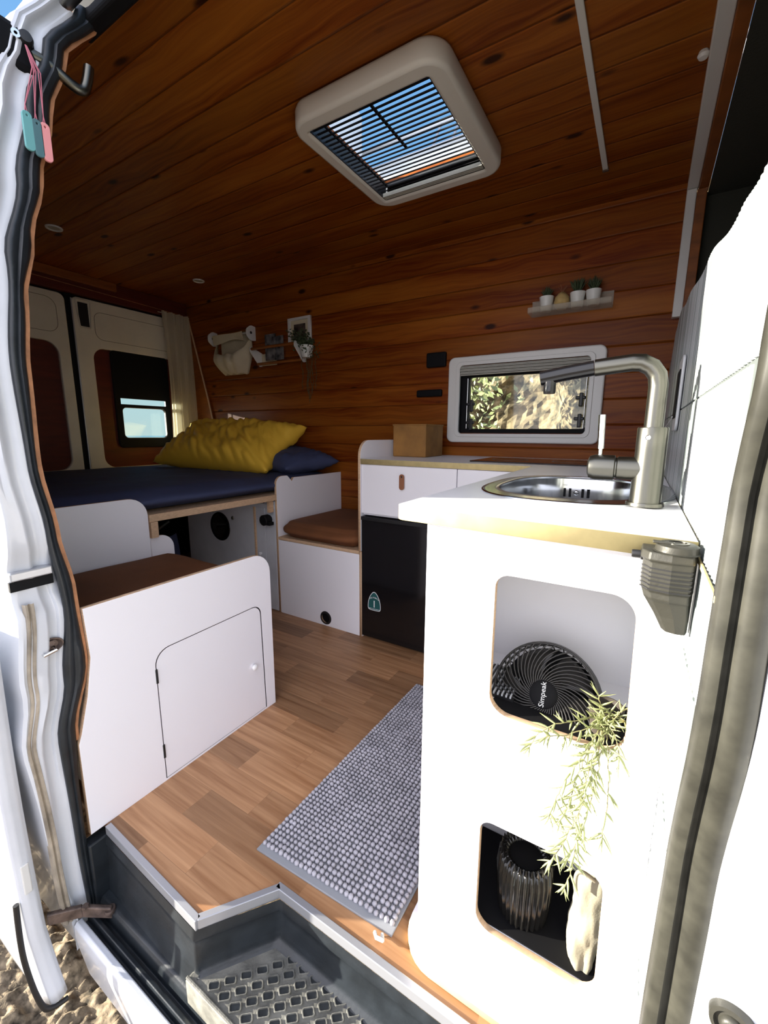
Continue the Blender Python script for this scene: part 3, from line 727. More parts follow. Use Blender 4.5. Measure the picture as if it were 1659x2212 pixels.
for r_ in range(6):
    for c_ in range(34):
        cx = -0.80+c_*sp_+r_*0.011; cy = 0.545-r_*0.0245
        if cx > 0.08 or cy < 0.415: continue
        if cy > 0.398+(cx+0.725)*1.20-0.008: continue
        lozenge(bm, cx, cy, 0.0172, 0.0140, TZ, TZ+0.0045, 0.78)
bmesh.ops.recalc_face_normals(bm, faces=bm.faces)
tr_ = obj('diamond_tread', bm, [M['mat_rubber'], M['dimple']], st); tr_['kind'] = 'stuff'
box('tread_lip', -0.742, 0.10, 0.398, 0.405, TZ, TZ+0.005, M['mat_rubber'], st, 0.002)
# lower sill and door track in front of the step
sl = thing('door_sill', 'black track and white painted lower sill under the sliding door opening', 'sill', (-0.7, 0.33, -0.25))
def sill_f(prof_):
    def f(u, v):
        x = -1.14+1.26*u; k = v*(len(prof_)-1); i = min(int(k), len(prof_)-2); q = k-i
        dy = 0.0 if x < -1.0 else 0
        return (x, prof_[i][0]+(prof_[i+1][0]-prof_[i][0])*q+dy, prof_[i][1]+(prof_[i+1][1]-prof_[i][1])*q)
    return f
grid_mesh('track_channel', sill_f([(0.432, -0.185), (0.408, -0.19), (0.402, -0.20), (0.398, -0.232), (0.388, -0.232), (0.385, -0.212), (0.376, -0.210), (0.373, -0.236), (0.364, -0.236)]), 4, 33, M['rubber'], sl)
grid_mesh('painted_sill', sill_f([(0.366, -0.262), (0.365, -0.225), (0.362, -0.216), (0.350, -0.214), (0.343, -0.222), (0.342, -0.26), (0.360, -0.40)]), 8, 33, M['paint'], sl)
box('floor_pan', -1.14, 0.3, 0.385, 0.58, -0.30, -0.245, M['blackmatte'], sl)
# side step lining at left end
box('end_wall', -1.165, -1.128, 0.395, 0.45, -0.22, -0.02, M['rubber'], st, 0.004)

# ------------------------------------------------------------------ sliding door slid back outside
sdoor = thing('door_3', 'white sliding door slid back outside the left pillar', None, (-1.15, 0.28, 0), kind='structure')
def sd_f(u, v):
    z = 0.62-0.98*v
    pr_ = [(-0.02, 0.296), (0.0, 0.293), (0.006, 0.285), (0.008, 0.270), (0.004, 0.258), (-0.02, 0.250), (-0.20, 0.246), (-1.0, 0.244), (-2.0, 0.244)]
    k = u*(len(pr_)-1); i = min(int(k), len(pr_)-2); q = k-i
    x = pr_[i][0]+(pr_[i+1][0]-pr_[i][0])*q; y_ = pr_[i][1]+(pr_[i+1][1]-pr_[i][1])*q
    low = max(0, (v-0.80)/0.2)
    return (-1.15+x+0.028*low*low, y_+0.0-0.006*math.sin(min(1, v*1.2)*PI)+0.012*low, z)
sdm = grid_mesh('door_panel', sd_f, 33, 40, M['paint'], sdoor)
sdm.modifiers.new('s', 'SOLIDIFY').thickness = 0.003
tube('door_black_edge', [(-1.15, 0.246, -0.05), (-1.148, 0.240, -0.16), (-1.14, 0.243, -0.25), (-1.125, 0.250, -0.33), (-1.115, 0.262, -0.367), (-1.112, 0.300, -0.372)], 0.006, M['black'], sdoor, smooth_path=True)  # black tube along the lower front edge of the door
box('door_end_plug', -1.1445, -1.1395, 0.262, 0.278, -0.035, 0.045, M['wplastic'], sdoor, 0.003)
# lower roller arm
arm = thing('roller_bracket', 'rusty lower roller arm joining the sliding door to the sill track', 'bracket', (-1.12, 0.35, -0.17))
bm = bmesh.new()
for pts in (((-1.155, 0.298, -0.155), (-1.12, 0.36, -0.175)), ((-1.12, 0.36, -0.175), (-1.07, 0.405, -0.195))):
    a, b = [Vector(p) for p in pts]; d = (b-a).normalized(); n = Vector((0, 0, 1)).cross(d).normalized()*0.006; u_ = Vector((0, 0, 0.016))
    vs = [bm.verts.new(p+sx*n+sz*u_) for p in (a, b) for sx in (-1, 1) for sz in (-1, 1)]
    for f in ((0, 1, 3, 2), (4, 6, 7, 5), (0, 4, 5, 1), (2, 3, 7, 6), (0, 2, 6, 4), (1, 5, 7, 3)): bm.faces.new([vs[i] for i in f])
bmesh.ops.recalc_face_normals(bm, faces=bm.faces)
bevel(obj('arm_plate', bm, M['rusty'], arm), 0.003)
lathe('roller', [(0, 0.012), (0.012, 0.012), (0.014, 0.006), (0.012, 0), (0, 0)], (-1.075, 0.402, -0.196), (0, 0, 1), M['rusty'], arm, n=18)
lathe('bolt', [(0, 0.006), (0.008, 0.005), (0.009, 0)], (-1.108, 0.362, -0.158), (0, 0, 1), M['rusty'], arm, n=6)

# ------------------------------------------------------------------ right door seal and outer skin
YS = [(-0.3, .52), (0.0, .51), (.366, .485), (.576, .476), (.817, .436), (.98, .433), (1.10, .402), (1.30, .37), (1.6, .36), (2.0, .52)]
def rseal():
    pr_ = [(-0.0015, 0.010), (0.0, 0.002), (0.003, -0.002), (0.011, -0.003), (0.0135, 0.002), (0.017, 0.003), (0.0195, -0.001), (0.024, -0.005), (0.033, -0.006), (0.042, -0.002), (0.046, 0.004), (0.047, 0.012)]
    bm = bmesh.new(); N = 120; prev = None
    for k in range(N+1):
        z = -0.3+2.25*k/N; y = interp(YS, z); wob = 0.0003*noise.noise(Vector((z*20, 0, 0)))
        sc_ = 0.8 if z > 1 else 0.8+0.35*min(1, (1-z)/0.6)
        ring = [bm.verts.new((0.064+dx*sc_+wob, y+dy+wob*(1 if q % 2 else -1), z)) for q, (dx, dy) in enumerate(pr_)]
        if prev:
            for q in range(len(pr_)-1): bm.faces.new((prev[q], prev[q+1], ring[q+1], ring[q]))
        prev = ring
    bmesh.ops.recalc_face_normals(bm, faces=bm.faces)
    o = autosmooth(obj('door_seal', bm, M['sealgrey']), 60); o.modifiers.new('s', 'SOLIDIFY').thickness = 0.003; return o
tag(rseal(), 'dusty grey ribbed seal rising along the right door edge beside the tiles', 'seal')
bp_ = thing('wall_outer', 'white painted van body outside the right door seal', None, (0.2, 0.43, 0.5), kind='structure')
def skin_f(u, v):
    z = -0.3+2.2*v; y = interp(YS, z)
    pr_ = [(0.103, 0.010), (0.105, -0.009), (0.109, -0.019), (0.30, -0.055), (0.60, -0.12)]
    k = u*4; i = min(int(k), 3); q = k-i
    return (pr_[i][0]+(pr_[i+1][0]-pr_[i][0])*q, y+pr_[i][1]+(pr_[i+1][1]-pr_[i][1])*q, z)
sk = grid_mesh('body_skin', skin_f, 17, 50, M['paint'], bp_, smooth=False); sk.modifiers.new('s', 'SOLIDIFY').thickness = 0.002
lathe('rubber_bumper', [(0, 0.012), (0.007, 0.012), (0.0095, 0.010), (0.0105, 0.006), (0.0135, 0.0055), (0.015, 0.009), (0.0185, 0.0085), (0.020, 0.0)], (0.131, 0.4555, 0.470), (-0.25, -1, 0.08), M['greyplastic'], bp_, n=36)

# ================================================================== FURNITURE
# --- bench by the door (left front)
bn = thing('bench_seat', 'white bench box beside the sliding door with cupboard door facing the aisle', 'bench', (-1.4, 0.7, 0))
dr = rpoly([(0.619, 0.008), (1.018, 0.008), (1.010, 0.424), (0.619, 0.418)], [0, 0, 0.035, 0.045])
def grow(loop, c, d):
    return [(p[0]+d*(1 if p[0] > c[0] else -1), p[1]+(d*(1 if p[1] > c[1] else -0))) for p in loop]
outl = rpoly([(0.407, 0.0), (1.066, 0.0), (1.066, 0.612), (0.4535, 0.612), (0.4575, 0.48), (0.440, 0.38), (0.417, 0.29), (0.408, 0.265)], [0, 0, 0.075, 0, 0.02, 0.02, 0.02, 0.01])
hole_ = grow(dr, (0.81, 0.2), 0.0028)
hole_ = [(a, max(b, 0.0045)) for a, b in hole_]
spn = board('side_panel', outl, [hole_], 0.016, 'yz', -1.156, [M['lam'], M['ply'], M['black']], bn, bev=0.0008)
for f in spn.data.polygons:
    c_ = f.center
    if f.material_index == 1 and 0.60 < c_.y < 1.035 and c_.z < 0.44: f.material_index = 2  # hole edges blackened to paint the shadow line round the door
cd_ = board('cupboard_door', dr, [], 0.014, 'yz', -1.1555, [M['lam'], M['black']], bn)  # door edge black as well, part of the painted gap shadow
lathe('knob', [(0, 0.016), (0.006, 0.0155), (0.010, 0.013), (0.0115, 0.009), (0.009, 0.004), (0.005, 0)], (-1.1415, 0.967, 0.201), (1, 0, 0), M['knobw'], cd_)
for z in (0.345, 0.100): box('hinge', -1.144, -1.137, 0.614, 0.620, z-0.022, z+0.022, M['black'], cd_, 0.001)
box('seat_base', -1.735, -1.157, 0.47, 1.045, 0.02, 0.465, M['lam'], bn)
cu_ = None
def cushion(name, x0, x1, y0, y1, z0, z1, mat, label, cat, lump=0.006, e=6, parent=None, wr=0.0):
    cx, cy, cz = (x0+x1)/2, (y0+y1)/2, (z0+z1)/2; hx, hy, hz = (x1-x0)/2, (y1-y0)/2, (z1-z0)/2
    bm = bmesh.new(); bmesh.ops.create_cube(bm, size=2); bmesh.ops.subdivide_edges(bm, edges=bm.edges, cuts=22, use_grid_fill=True)
    for v in bm.verts:
        x, y_, z = v.co
        # rounded box: push to superellipsoid near edges
        n_ = (abs(x)**e+abs(y_)**e+abs(z)**2.6)
        s_ = 1.0 if n_ < 1 else n_**(-1/e)
        d = 1-max(0, max(abs(x), abs(y_))-0.0)**8
        p = Vector((cx+x*hx*s_, cy+y_*hy*s_, cz+z*hz*(0.62+0.38*max(0, d)**0.35)))
        p.z += lump*noise.noise(Vector((p.x*4, p.y*4, 3)))*(1 if z > 0 else 0)
        if wr and z > -0.9: 
            p.z += wr*abs(noise.noise(Vector((p.x*3+p.y*9, p.y*4-p.x*7, 9))))*(1 if z > 0.5 else 0)
            p.x += wr*0.6*noise.noise(Vector((p.y*14, p.z*20, 2)))
        v.co = p
    o = obj(name, bm, mat, parent, True)
    if label: tag(o, label, cat)
    return o
cushion('seat_cushion', -1.715, -1.160, 0.455, 1.052, 0.467, 0.545, M['brownfab'], 'brown fabric seat cushion on the bench by the sliding door', 'cushion')
# --- backrest between bench and bed (left)
br_ = board('backrest_panel', rpoly([(0.46, 0.0), (0.970, 0.0), (0.970, 0.776), (0.46, 0.776)], [0, 0, 0.075, 0]), [], 0.016, 'yz', -1.754, [M['lam'], M['ply']], None, bev=0.0015)
tag(br_, 'white backrest panel with rounded corner between the near bench and the bed', 'panel')
sp2 = board('divider_panel', rpoly([(0.70, 0.0), (1.085, 0.0), (1.085, 0.60), (0.70, 0.60)], [0, 0, 0.06, 0]), [], 0.014, 'yz', -1.772, [M['lam'], M['ply']], None)
tag(sp2, 'small white rounded panel low behind the near backrest', 'panel')
# --- bed platform
bp2 = thing('bed_platform', 'plywood bed base across the rear of the van', 'bed', (-2.5, 1.3, 0.66))
box('slab', -3.262, -1.7575, 0.47, WY-0.004, 0.668, 0.700, [M['ply']], bp2, 0.002)
box('front_edging', -1.757, -1.736, 0.974, 1.696, 0.668, 0.700, [M['ply']], bp2, 0.002)
box('support_post', -1.752, -1.732, 0.976, 1.006, 0.60, 0.6675, M['ply'], bp2)
box('support_post', -1.775, -1.757, 1.66, 1.69, 0.60, 0.6675, M['ply'], bp2)
mt_ = cushion('mattress', -3.262, -1.748, 0.49, WY-0.006, 0.702, 0.797, M['navy'], 'navy blue covered mattress on the rear bed', 'mattress', lump=0.006, e=10, wr=0.004)
def pillow(name, cen, L, W, T, rot, mat, label, cat, seed, wr=0.02, nu=90, nv=60):
    bm = bmesh.new(); top = []; bot = []
    Rm = rot.to_matrix() if hasattr(rot, 'to_matrix') else rot
    def pt(u, v, sgn):
        a = 2*u-1; b = 2*v-1
        pin = 1-0.10*(1-abs(b)**2)*abs(a)**4
        x = a*L/2*(1-0.07*(1-b*b)*1.0+0.03*abs(b)); y_ = b*W/2*(1-0.09*(1-a*a)+0.03*abs(a))
        th = max(0, (1-a**4))**0.55*max(0, (1-b**4))**0.55
        ed = 1-min(1, (1-abs(a))*5)*min(1, (1-abs(b))*5)
        n_ = noise.noise(Vector((a*2.3+seed, b*2.3, sgn)))*0.10
        fold = abs(noise.noise(Vector((a*6.5+b*2.5+seed, b*1.3-a*1.2, seed))))
        fold2 = abs(noise.noise(Vector((a*13+b*5, b*2.5, seed+4))))
        z = sgn*(T/2)*th*(1+n_) + sgn*th**0.4*wr*(fold-0.25)+sgn*th**0.5*wr*0.35*(fold2-0.2)
        return Vector(cen)+Rm @ Vector((x, y_, z))
    for sgn in (1, -1):
        g = [[bm.verts.new(pt(i/nu, j/nv, sgn)) for j in range(nv+1)] for i in range(nu+1)]
        for i in range(nu):
            for j in range(nv):
                f = (g[i][j], g[i+1][j], g[i+1][j+1], g[i][j+1]); bm.faces.new(f if sgn > 0 else f[::-1])
    bmesh.ops.remove_doubles(bm, verts=bm.verts, dist=0.0015)
    return tag(obj(name, bm, mat, None, True), label, cat)
from mathutils import Euler
pillow('bed_pillow', (-2.44, 1.95, 0.955), 1.04, 0.46, 0.26, Euler((R(34), R(1), R(3))), M['yellow'], 'crumpled mustard yellow pillow on the navy bed', 'pillow', 3.0, wr=0.05)
pillow('bed_pillow', (-1.98, 2.07, 0.872), 0.50, 0.40, 0.14, Euler((R(4), R(6), R(-12))), M['navy'], 'navy blue pillow beside the yellow one at the wall', 'pillow', 8.0, wr=0.02, nu=50, nv=36)

# --- storage front under the bed, along the aisle
sf = thing('under_bed_cabinet', 'grey storage front below the bed with round speaker opening', 'cabinet', (-2.2, 1.7, 0))
board('front_panel', [(-2.57, 0.0), (-1.925, 0.0), (-1.925, 0.662), (-2.57, 0.662)], [circ(-2.240, 0.458, 0.086, 40)], 0.015, 'xz', 1.70, [M['greylam'], M['ply']], sf)
box('edge_strip', -1.929, -1.915, 1.694, 1.712, 0.0, 0.655, M['ply'], sf, 0.002)
ld_ = box('locker_door', -1.913, -1.840, 1.699, 1.713, 0.004, 0.64, M['greylam'], sf, 0.001)
box('filler_panel', -1.838, -1.757, 1.699, 1.713, 0.004, 0.66, M['greylam'], sf, 0.001)
lathe('knob', [(0, 0.014), (0.006, 0.0135), (0.010, 0.010), (0.006, 0.0)], (-1.882, 1.699, 0.337), (0, -1, 0), M['knobw'], ld_)
lathe('speaker_ring', [(0.080, 0.004), (0.090, 0.004), (0.092, 0.0), (0.080, 0)], (-2.240, 1.699, 0.458), (0, -1, 0), M['blackgloss'], sf, n=40)
lathe('speaker_cone', [(0, -0.05), (0.02, -0.045), (0.06, -0.02), (0.084, 0.002)], (-2.240, 1.703, 0.458), (0, -1, 0), M['blackgloss'], sf, n=40)
for (x, z) in ((-2.118, 0.525), (-2.305, 0.552)): lathe('screw', [(0, 0.007), (0.008, 0.005), (0.011, 0.0)], (x, 1.699, z), (0, -1, 0), M['steel'], sf, n=16)
box('top_rail', -2.12, -1.76, 1.690, 1.700, 0.615, 0.640, M['greylam'], sf, 0.002)
box('side_return', -2.57, -2.556, 1.716, 2.28, 0.0, 0.66, M['greylam'], sf)
# black swivel bracket beside it
kb = thing('table_bracket', 'black plastic table bracket on the panel edge beside the far seat', 'bracket', (-1.80, 1.67, 0.55))
lathe('bracket_hub', [(0, 0.050), (0.026, 0.050), (0.031, 0.045), (0.031, 0.010), (0.026, 0.0), (0, 0)], (-1.803, 1.698, 0.552), (0, -1, 0), M['blackmatte'], kb, n=12)
box('bracket_arm', -1.788, -1.757, 1.655, 1.690, 0.525, 0.545, M['blackmatte'], kb, 0.004)
# folded stand in the dark under the bed
fs = thing('folded_chair', 'folded dark metal chair frame stowed below the bed', 'chair', (-2.6, 1.3, 0.3))
tube('frame_tube', [(-2.50, 1.10, 0.66), (-2.46, 1.42, 0.42)], 0.011, M['greyplastic'], fs)
tube('frame_tube', [(-2.46, 1.42, 0.42), (-2.55, 1.60, 0.05)], 0.011, M['greyplastic'], fs)
tube('frame_tube', [(-2.52, 1.36, 0.40), (-2.46, 1.50, 0.50)], 0.008, M['greyplastic'], fs)
tube('cross_tube', [(-2.49, 1.22, 0.57), (-2.56, 1.20, 0.50)], 0.007, M['greyplastic'], fs)
grid_mesh('chair_fabric', lambda u, v: (-2.56+0.03*math.sin(v*3), 1.35+0.25*u, 0.06+0.34*v+0.02*math.sin(u*6)), 12, 12, M['navy'], fs)

# --- far seat box
sb = thing('seat_box', 'white seat box against the far wall with small black round hole near the floor', 'bench', (-1.46, 1.9, 0))
hc = circ(-1.402, 0.045, 0.034, 28)
board('front_panel', [(-1.735, 0.0), (-1.178, 0.0), (-1.178, 0.440), (-1.735, 0.440)], [hc], 0.015, 'xz', 1.700, [M['lam'], M['ply']], sb)
lathe('vent_hole', [(0.026, 0.0035), (0.036, 0.003), (0.038, 0.0)], (-1.402, 1.700, 0.045), (0, -1, 0), M['black'], sb)
lathe('vent_back', [(0, 0.0), (0.035, 0.0)], (-1.402, 1.712, 0.045), (0, -1, 0), M['blackmatte'], sb)
box('seat_lid', -1.735, -1.178, 1.697, WY-0.003, 0.442, 0.458, M['ply'], sb, 0.002)
box('side_wall', -1.735, -1.722, 1.717, WY-0.003, 0.0, 0.44, M['lam'], sb)
cushion('seat_cushion', -1.732, -1.181, 1.672, WY-0.004, 0.460, 0.552, M['brownfab'], 'brown fabric seat cushion on the white box against the far wall', 'cushion')
fb = thing('backrest_panel', 'white backrest panel with rounded front corner behind the far seat', 'panel', (-1.745, 2.0, 0.4))
board('panel', rpoly([(1.700, 0.0), (WY-0.003, 0.0), (WY-0.003, 0.785), (1.84, 0.785), (1.825, 0.765), (1.79, 0.800), (1.700, 0.800)], [0, 0, 0, 0.01, 0, 0.02, 0.05]), [], 0.016, 'yz', -1.754, [M['lam'], M['ply']], fb, bev=0.0015)

# --- fridge
fr = thing('fridge', 'tall black under-counter fridge with a green route sticker', 'fridge', (-0.9, 1.9, 0))
box('body', -1.158, -0.660, 1.73, WY-0.01, 0.0, 0.640, M['blackmatte'], fr)
fdoor = box('door', -1.160, -0.660, 1.694, 1.728, 0.012, 0.640, M['blackgloss'], fr, 0.004)
box('door_trim', -1.160, -0.66, 1.689, 1.694, 0.622, 0.640, M['black'], fr, 0.002)
half = [(0.0, 0.262), (0.008, 0.2595), (0.016, 0.251), (0.024, 0.239), (0.031, 0.224), (0.0355, 0.207), (0.0375, 0.190), (0.0375, 0.176), (0.0345, 0.168), (0.028, 0.1645), (0.014, 0.1635)]
shape = [(-1.083+a_, b_) for a_, b_ in half]+[(-1.083, 0.1632)]+[(-1.083-a_, b_) for a_, b_ in half[:0:-1]]
inner = [((a_+1.083)*0.925-1.083, (b_-0.208)*0.935+0.208) for a_, b_ in shape]
board('sticker_border', shape, [inner], 0.0012, 'xz', 1.6925, M['white'], fdoor)
board('sticker', inner, [], 0.001, 'xz', 1.6928, M['sticker'], fdoor)
text('sticker_number', '1', 0.052, (-1.083, 1.6922, 0.196), (1, 0, 0), (0, 0, 1), M['white'], fdoor)
for k, ch in enumerate('CALIFORNIA'):
    a = (k-4.5)/4.5; text('sticker_letter', ch, 0.0095, (-1.083+a*0.0245, 1.6922, 0.232-0.008*a*a), (1, -0, -0.3*a), (0.3*a, 0, 1), M['white'], fdoor)
text('sticker_caption', 'PACIFIC COAST HIGHWAY', 0.0052, (-1.083, 1.6922, 0.172), (1, 0, 0), (0, 0, 1), M['white'], fdoor)

# --- kitchen unit above the fridge
ku = thing('kitchen_unit', 'white drawer unit above the fridge with rounded end panel', 'cabinet', (-0.8, 1.9, 0.7))
board('end_panel', rpoly([(1.690, 0.46), (WY-0.003, 0.46), (WY-0.003, 1.008), (1.690, 1.008)], [0, 0, 0, 0.075]), [], 0.0145, 'yz', -1.1765, [M['lam'], M['ply']], ku, bev=0.0015)
board('end_panel_lower', [(1.70, 0), (WY-.003, 0), (WY-.003, .455), (1.70, .455)], [], 0.0145, 'yz', -1.1765, [M['lam'], M['ply']], ku)
d_ = box('drawer', -1.160, -0.672, 1.697, 1.712, 0.656, 0.893, M['lam'], ku, 0.0012)
hl = board('handle', rpoly([(-0.945, 0.786), (-0.920, 0.786), (-0.920, 0.858), (-0.945, 0.858)], 0.0124), [circ(-0.9325, 0.846, 0.0045, 12)], 0.005, 'xz', 1.684, M['leather'], d_, bev=0.001)
hl.rotation_euler = (0, 0, 0)
lathe('handle_screw', [(0, 0.003), (0.004, 0.002), (0.0045, 0.0)], (-0.9325, 1.6865, 0.846), (0, -1, 0), M['black'], d_, n=12)
box('handle_mount', -0.938, -0.927, 1.689, 1.697, 0.825, 0.852, M['leather'], d_)
box('drawer', -0.668, -0.34, 1.697, 1.712, 0.656, 0.893, M['lam'], ku, 0.0012)
box('carcass', -1.160, 0.03, 1.715, WY-0.01, 0.645, 0.890, M['lam'], ku)
box('plinth', -0.655, -0.31, 1.74, 1.76, 0.0, 0.64, M['lam'], ku)

# --- worktop (one L shaped slab)
sinkc = (-0.128, 1.062)
def superell(cx, cy, a, b, n=3.0, k=64):
    o_ = []
    for i in range(k):
        t_ = 2*PI*i/k; c, s = math.cos(t_), math.sin(t_)
        o_.append((cx+a*math.copysign(abs(c)**(2/n), c), cy+b*math.copysign(abs(s)**(2/n), s)))
    return o_
rim_o = superell(*sinkc, 0.190, 0.265, 2.7); rim_i = superell(sinkc[0]-0.004, sinkc[1]+0.005, 0.152, 0.222, 2.7)
wt = board('worktop', rpoly([(-0.357, 0.622), (0.0630, 0.590), (0.0505, WY-0.002), (-1.160, WY-0.002), (-1.160, 1.688), (-0.362, 1.688)], [0.022, 0, 0, 0, 0, 0.01]), [superell(*sinkc, 0.168, 0.242, 2.7)], 0.025, 'xy', 0.895, [M['top'], M['ply_sunlit']], None, bev=0.001)
tag(wt, 'white L-shaped kitchen worktop with raw plywood edge', 'worktop')
# --- sink
sk_ = thing('kitchen_sink', 'stainless steel oval sink set into the white worktop', 'sink', (sinkc[0], sinkc[1], 0.92))
def ringf(u, v):
    prf = [(rim_o, 0.9203), (rim_o, 0.9225), (rim_i, 0.9235), (rim_i, 0.918)]
    k = v*3; i = min(int(k), 2); q = k-i; j = int(round(u*64)) % 64
    a, b = prf[i][0][j], prf[i+1][0][j]
    return (a[0]+(b[0]-a[0])*q, a[1]+(b[1]-a[1])*q, prf[i][1]+(prf[i+1][1]-prf[i][1])*q)
grid_mesh('rim', ringf, 64, 13, M['sink'], sk_, closed_u=True)
def basinf(u, v):
    j = int(round(u*64)) % 64; a = rim_i[j]; cx, cy = sinkc
    prf = [(1.0, 0.918), (0.985, 0.90), (0.965, 0.83), (0.93, 0.80), (0.80, 0.785), (0.4, 0.780), (0.0, 0.778)]
    k = v*6; i = min(int(k), 5); q = k-i; s_ = prf[i][0]+(prf[i+1][0]-prf[i][0])*q; z = prf[i][1]+(prf[i+1][1]-prf[i][1])*q
    return (cx+(a[0]-cx)*s_, cy+(a[1]-cy)*s_, z)
grid_mesh('basin', basinf, 64, 25, M['sink'], sk_, closed_u=True)
yb = sinkc[1]+0.222
for x in (-0.182, -0.168, -0.136, -0.122): box('overflow_slot', x-0.003, x+0.003, yb-0.006, yb-0.0035, 0.868, 0.892, M['blackmatte'], sk_)
lathe('overflow_screw', [(0, 0.004), (0.005, 0.003), (0.007, 0.0)], (-0.152, yb-0.003, 0.880), (0, -1, 0), M['sink'], sk_, n=14)
lathe('drain', [(0, 0.001), (0.02, 0.001), (0.026, 0.005), (0.03, 0.003)], (-0.12, 1.05, 0.779), (0, 0, 1), M['steel'], sk_)

# --- faucet
fa = thing('kitchen_faucet', 'brushed steel kitchen tap with swan neck and pin lever', 'faucet', (0.008, 0.83, 0.92))
FX, FY = 0.008, 0.838
lathe('base_ring', [(0, 0.006), (0.0275, 0.006), (0.0285, 0.004), (0.0285, 0.0), (0, 0)], (FX, FY, 0.9225), (0, 0, 1), M['steel'], fa, n=40)
lathe('body', [(0.0, 0.0), (0.0235, 0.0), (0.0225, 0.09), (0.0225, 0.122), (0.0215, 0.124), (0.0, 0.124)], (FX, FY, 0.9285), (0, 0, 1), M['steel'], fa, n=40)
tube('spout', [(FX, FY, 1.045), (FX, FY, 1.118), (FX-0.003, FY, 1.135), (FX-0.012, FY, 1.148), (FX-0.026, FY, 1.156), (FX-0.040, FY-0.001, 1.157), (FX-0.095, FY-0.004, 1.152)], 0.0140, M['steel'], fa, res=16)
tube('spray_head', [(FX-0.096, FY-0.004, 1.152), (FX-0.14, FY-0.006, 1.146), (FX-0.182, FY-0.008, 1.139)], 0.0128, M['blackgloss'], fa, res=16)
lathe('aerator', [(0, 0.0), (0.0095, 0.0), (0.0105, 0.004), (0.0105, 0.022), (0, 0.022)], (FX-0.166, FY-0.007, 1.112), (0, 0, 1), M['blackgloss'], fa)
lathe('cartridge', [(0, 0.0), (0.0195, 0.0), (0.0195, 0.040), (0.0175, 0.0415), (0.0175, 0.0435), (0.0215, 0.045), (0.0220, 0.075), (0.0190, 0.084), (0.012, 0.087), (0, 0.0875)], (FX-0.006, FY, 0.984), (-1, -0.02, 0.0), M['steel'], fa, n=36)
tube('lever_pin', [(FX-0.075, FY, 1.004), (FX-0.075, FY, 1.016)], 0.0036, M['chrome'], fa)
tube('lever', [(FX-0.075, FY, 1.016), (FX-0.077, FY, 1.074)], 0.0058, M['chrome'], fa)
lathe('set_screw', [(0, 0.001), (0.003, 0.001), (0.004, 0.0)], (FX-0.006, FY-0.0225, 1.036), (0, -1, 0), M['chrome'], fa, n=12)

# --- cooktop
ct = thing('cooktop', 'dark glass cooktop let into the worktop under the window', 'cooktop', (-0.4, 2.0, 0.92))
box('glass_plate', -0.655, -0.12, 1.80, 2.12, 0.9205, 0.926, M['cooktop'], ct, 0.0015)
for (x, y) in ((-0.52, 1.96), (-0.26, 1.96)):
    lathe('hob_ring', [(0.075, 0.0006), (0.08, 0.0006), (0.08, 0), (0.075, 0)], (x, y, 0.926), (0, 0, 1), M['greyplastic'], ct, n=40)
# --- brown box
bb = thing('storage_box', 'brown cardboard box standing on the worktop beside the rounded end panel', 'box', (-1.05, 2.1, 0.92))
bm = bmesh.new(); bx(bm, -1.148, -0.955, 1.975, 2.19, 0.9205, 1.085)
for v in bm.verts: v.co += Vector((0, 0, 0))
bevel(obj('carton', bm, M['kraft'], bb), 0.006, 3)
box('lid_flap', -1.150, -0.953, 1.973, 2.192, 1.080, 1.088, M['kraft'], bb, 0.002)
bb.rotation_euler = (0, 0, 0)

# --- peninsula cabinet with niches
pc = thing('peninsula_cabinet', 'tall white sink cabinet with two rounded open niches facing the door', 'cabinet', (-0.12, 0.66, 0))
n1 = rpoly([(-0.184, 0.575), (0.0175, 0.575), (0.012, 0.820), (-0.184, 0.820)], [0.034, 0.034, 0.034, 0.022])
n2 = rpoly([(-0.187, 0.122), (0.0160, 0.122), (0.012, 0.358), (-0.187, 0.358)], [0.034, 0.030, 0.032, 0.022])
board('face_panel', [(-0.3075, 0.018), (0.0655, 0.018), (0.0655, 0.895), (-0.3075, 0.895)], [n1, n2], 0.012, 'xz', 0.650, [M['lam'], M['ply']], pc, bev=0.0008)
box('side_panel', -0.3075, -0.296, 0.6625, 1.70, 0.018, 0.895, M['lam'], pc)
box('niche_back', -0.29, 0.06, 0.86, 0.872, 0.02, 0.89, M['lam'], pc)
box('niche_shelf', -0.295, 0.061, 0.6625, 0.95, 0.560, 0.572, M['lam'], pc)
box('niche_floor', -0.295, 0.061, 0.6625, 0.95, 0.105, 0.120, M['lam'], pc)
box('niche_mat_and_shade', -0.188, 0.030, 0.664, 0.79, 0.572, 0.5735, M['blackmatte'], pc)  # black sheet painting the fan's shade onto the shelf
box('niche_mat_and_shade', -0.290, 0.045, 0.665, 0.858, 0.120, 0.1225, M['blackmatte'], pc)
box('niche_side', -0.2955, -0.24, 0.6625, 0.95, 0.122, 0.558, M['lam'], pc)
box('niche_side', -0.2955, -0.24, 0.6625, 0.95, 0.576, 0.888, M['lam'], pc)
board('base_board', rpoly([(-0.332, 0.600), (0.064, 0.597), (0.064, 0.672), (-0.332, 0.90)], [0.075, 0, 0, 0.0]), [], 0.016, 'xy', 0.001, [M['lam'], M['ply_sunlit']], pc, bev=0.0008)
# ribbed grille in the upper niche
bm = bmesh.new()
for k in range(9): bx(bm, -0.222+0.0075*k, -0.2195+0.0075*k, 0.70, 0.80, 0.5775, 0.5815)
gl_ = thing('slatted_rack', 'small black slatted rack behind the fan in the upper niche', 'rack', (-0.2, 0.75, 0.575))
obj('slats', bm, M['greylam'], gl_); box('rack_base', -0.225, -0.155, 0.698, 0.802, 0.5725, 0.5775, M['black'], gl_)

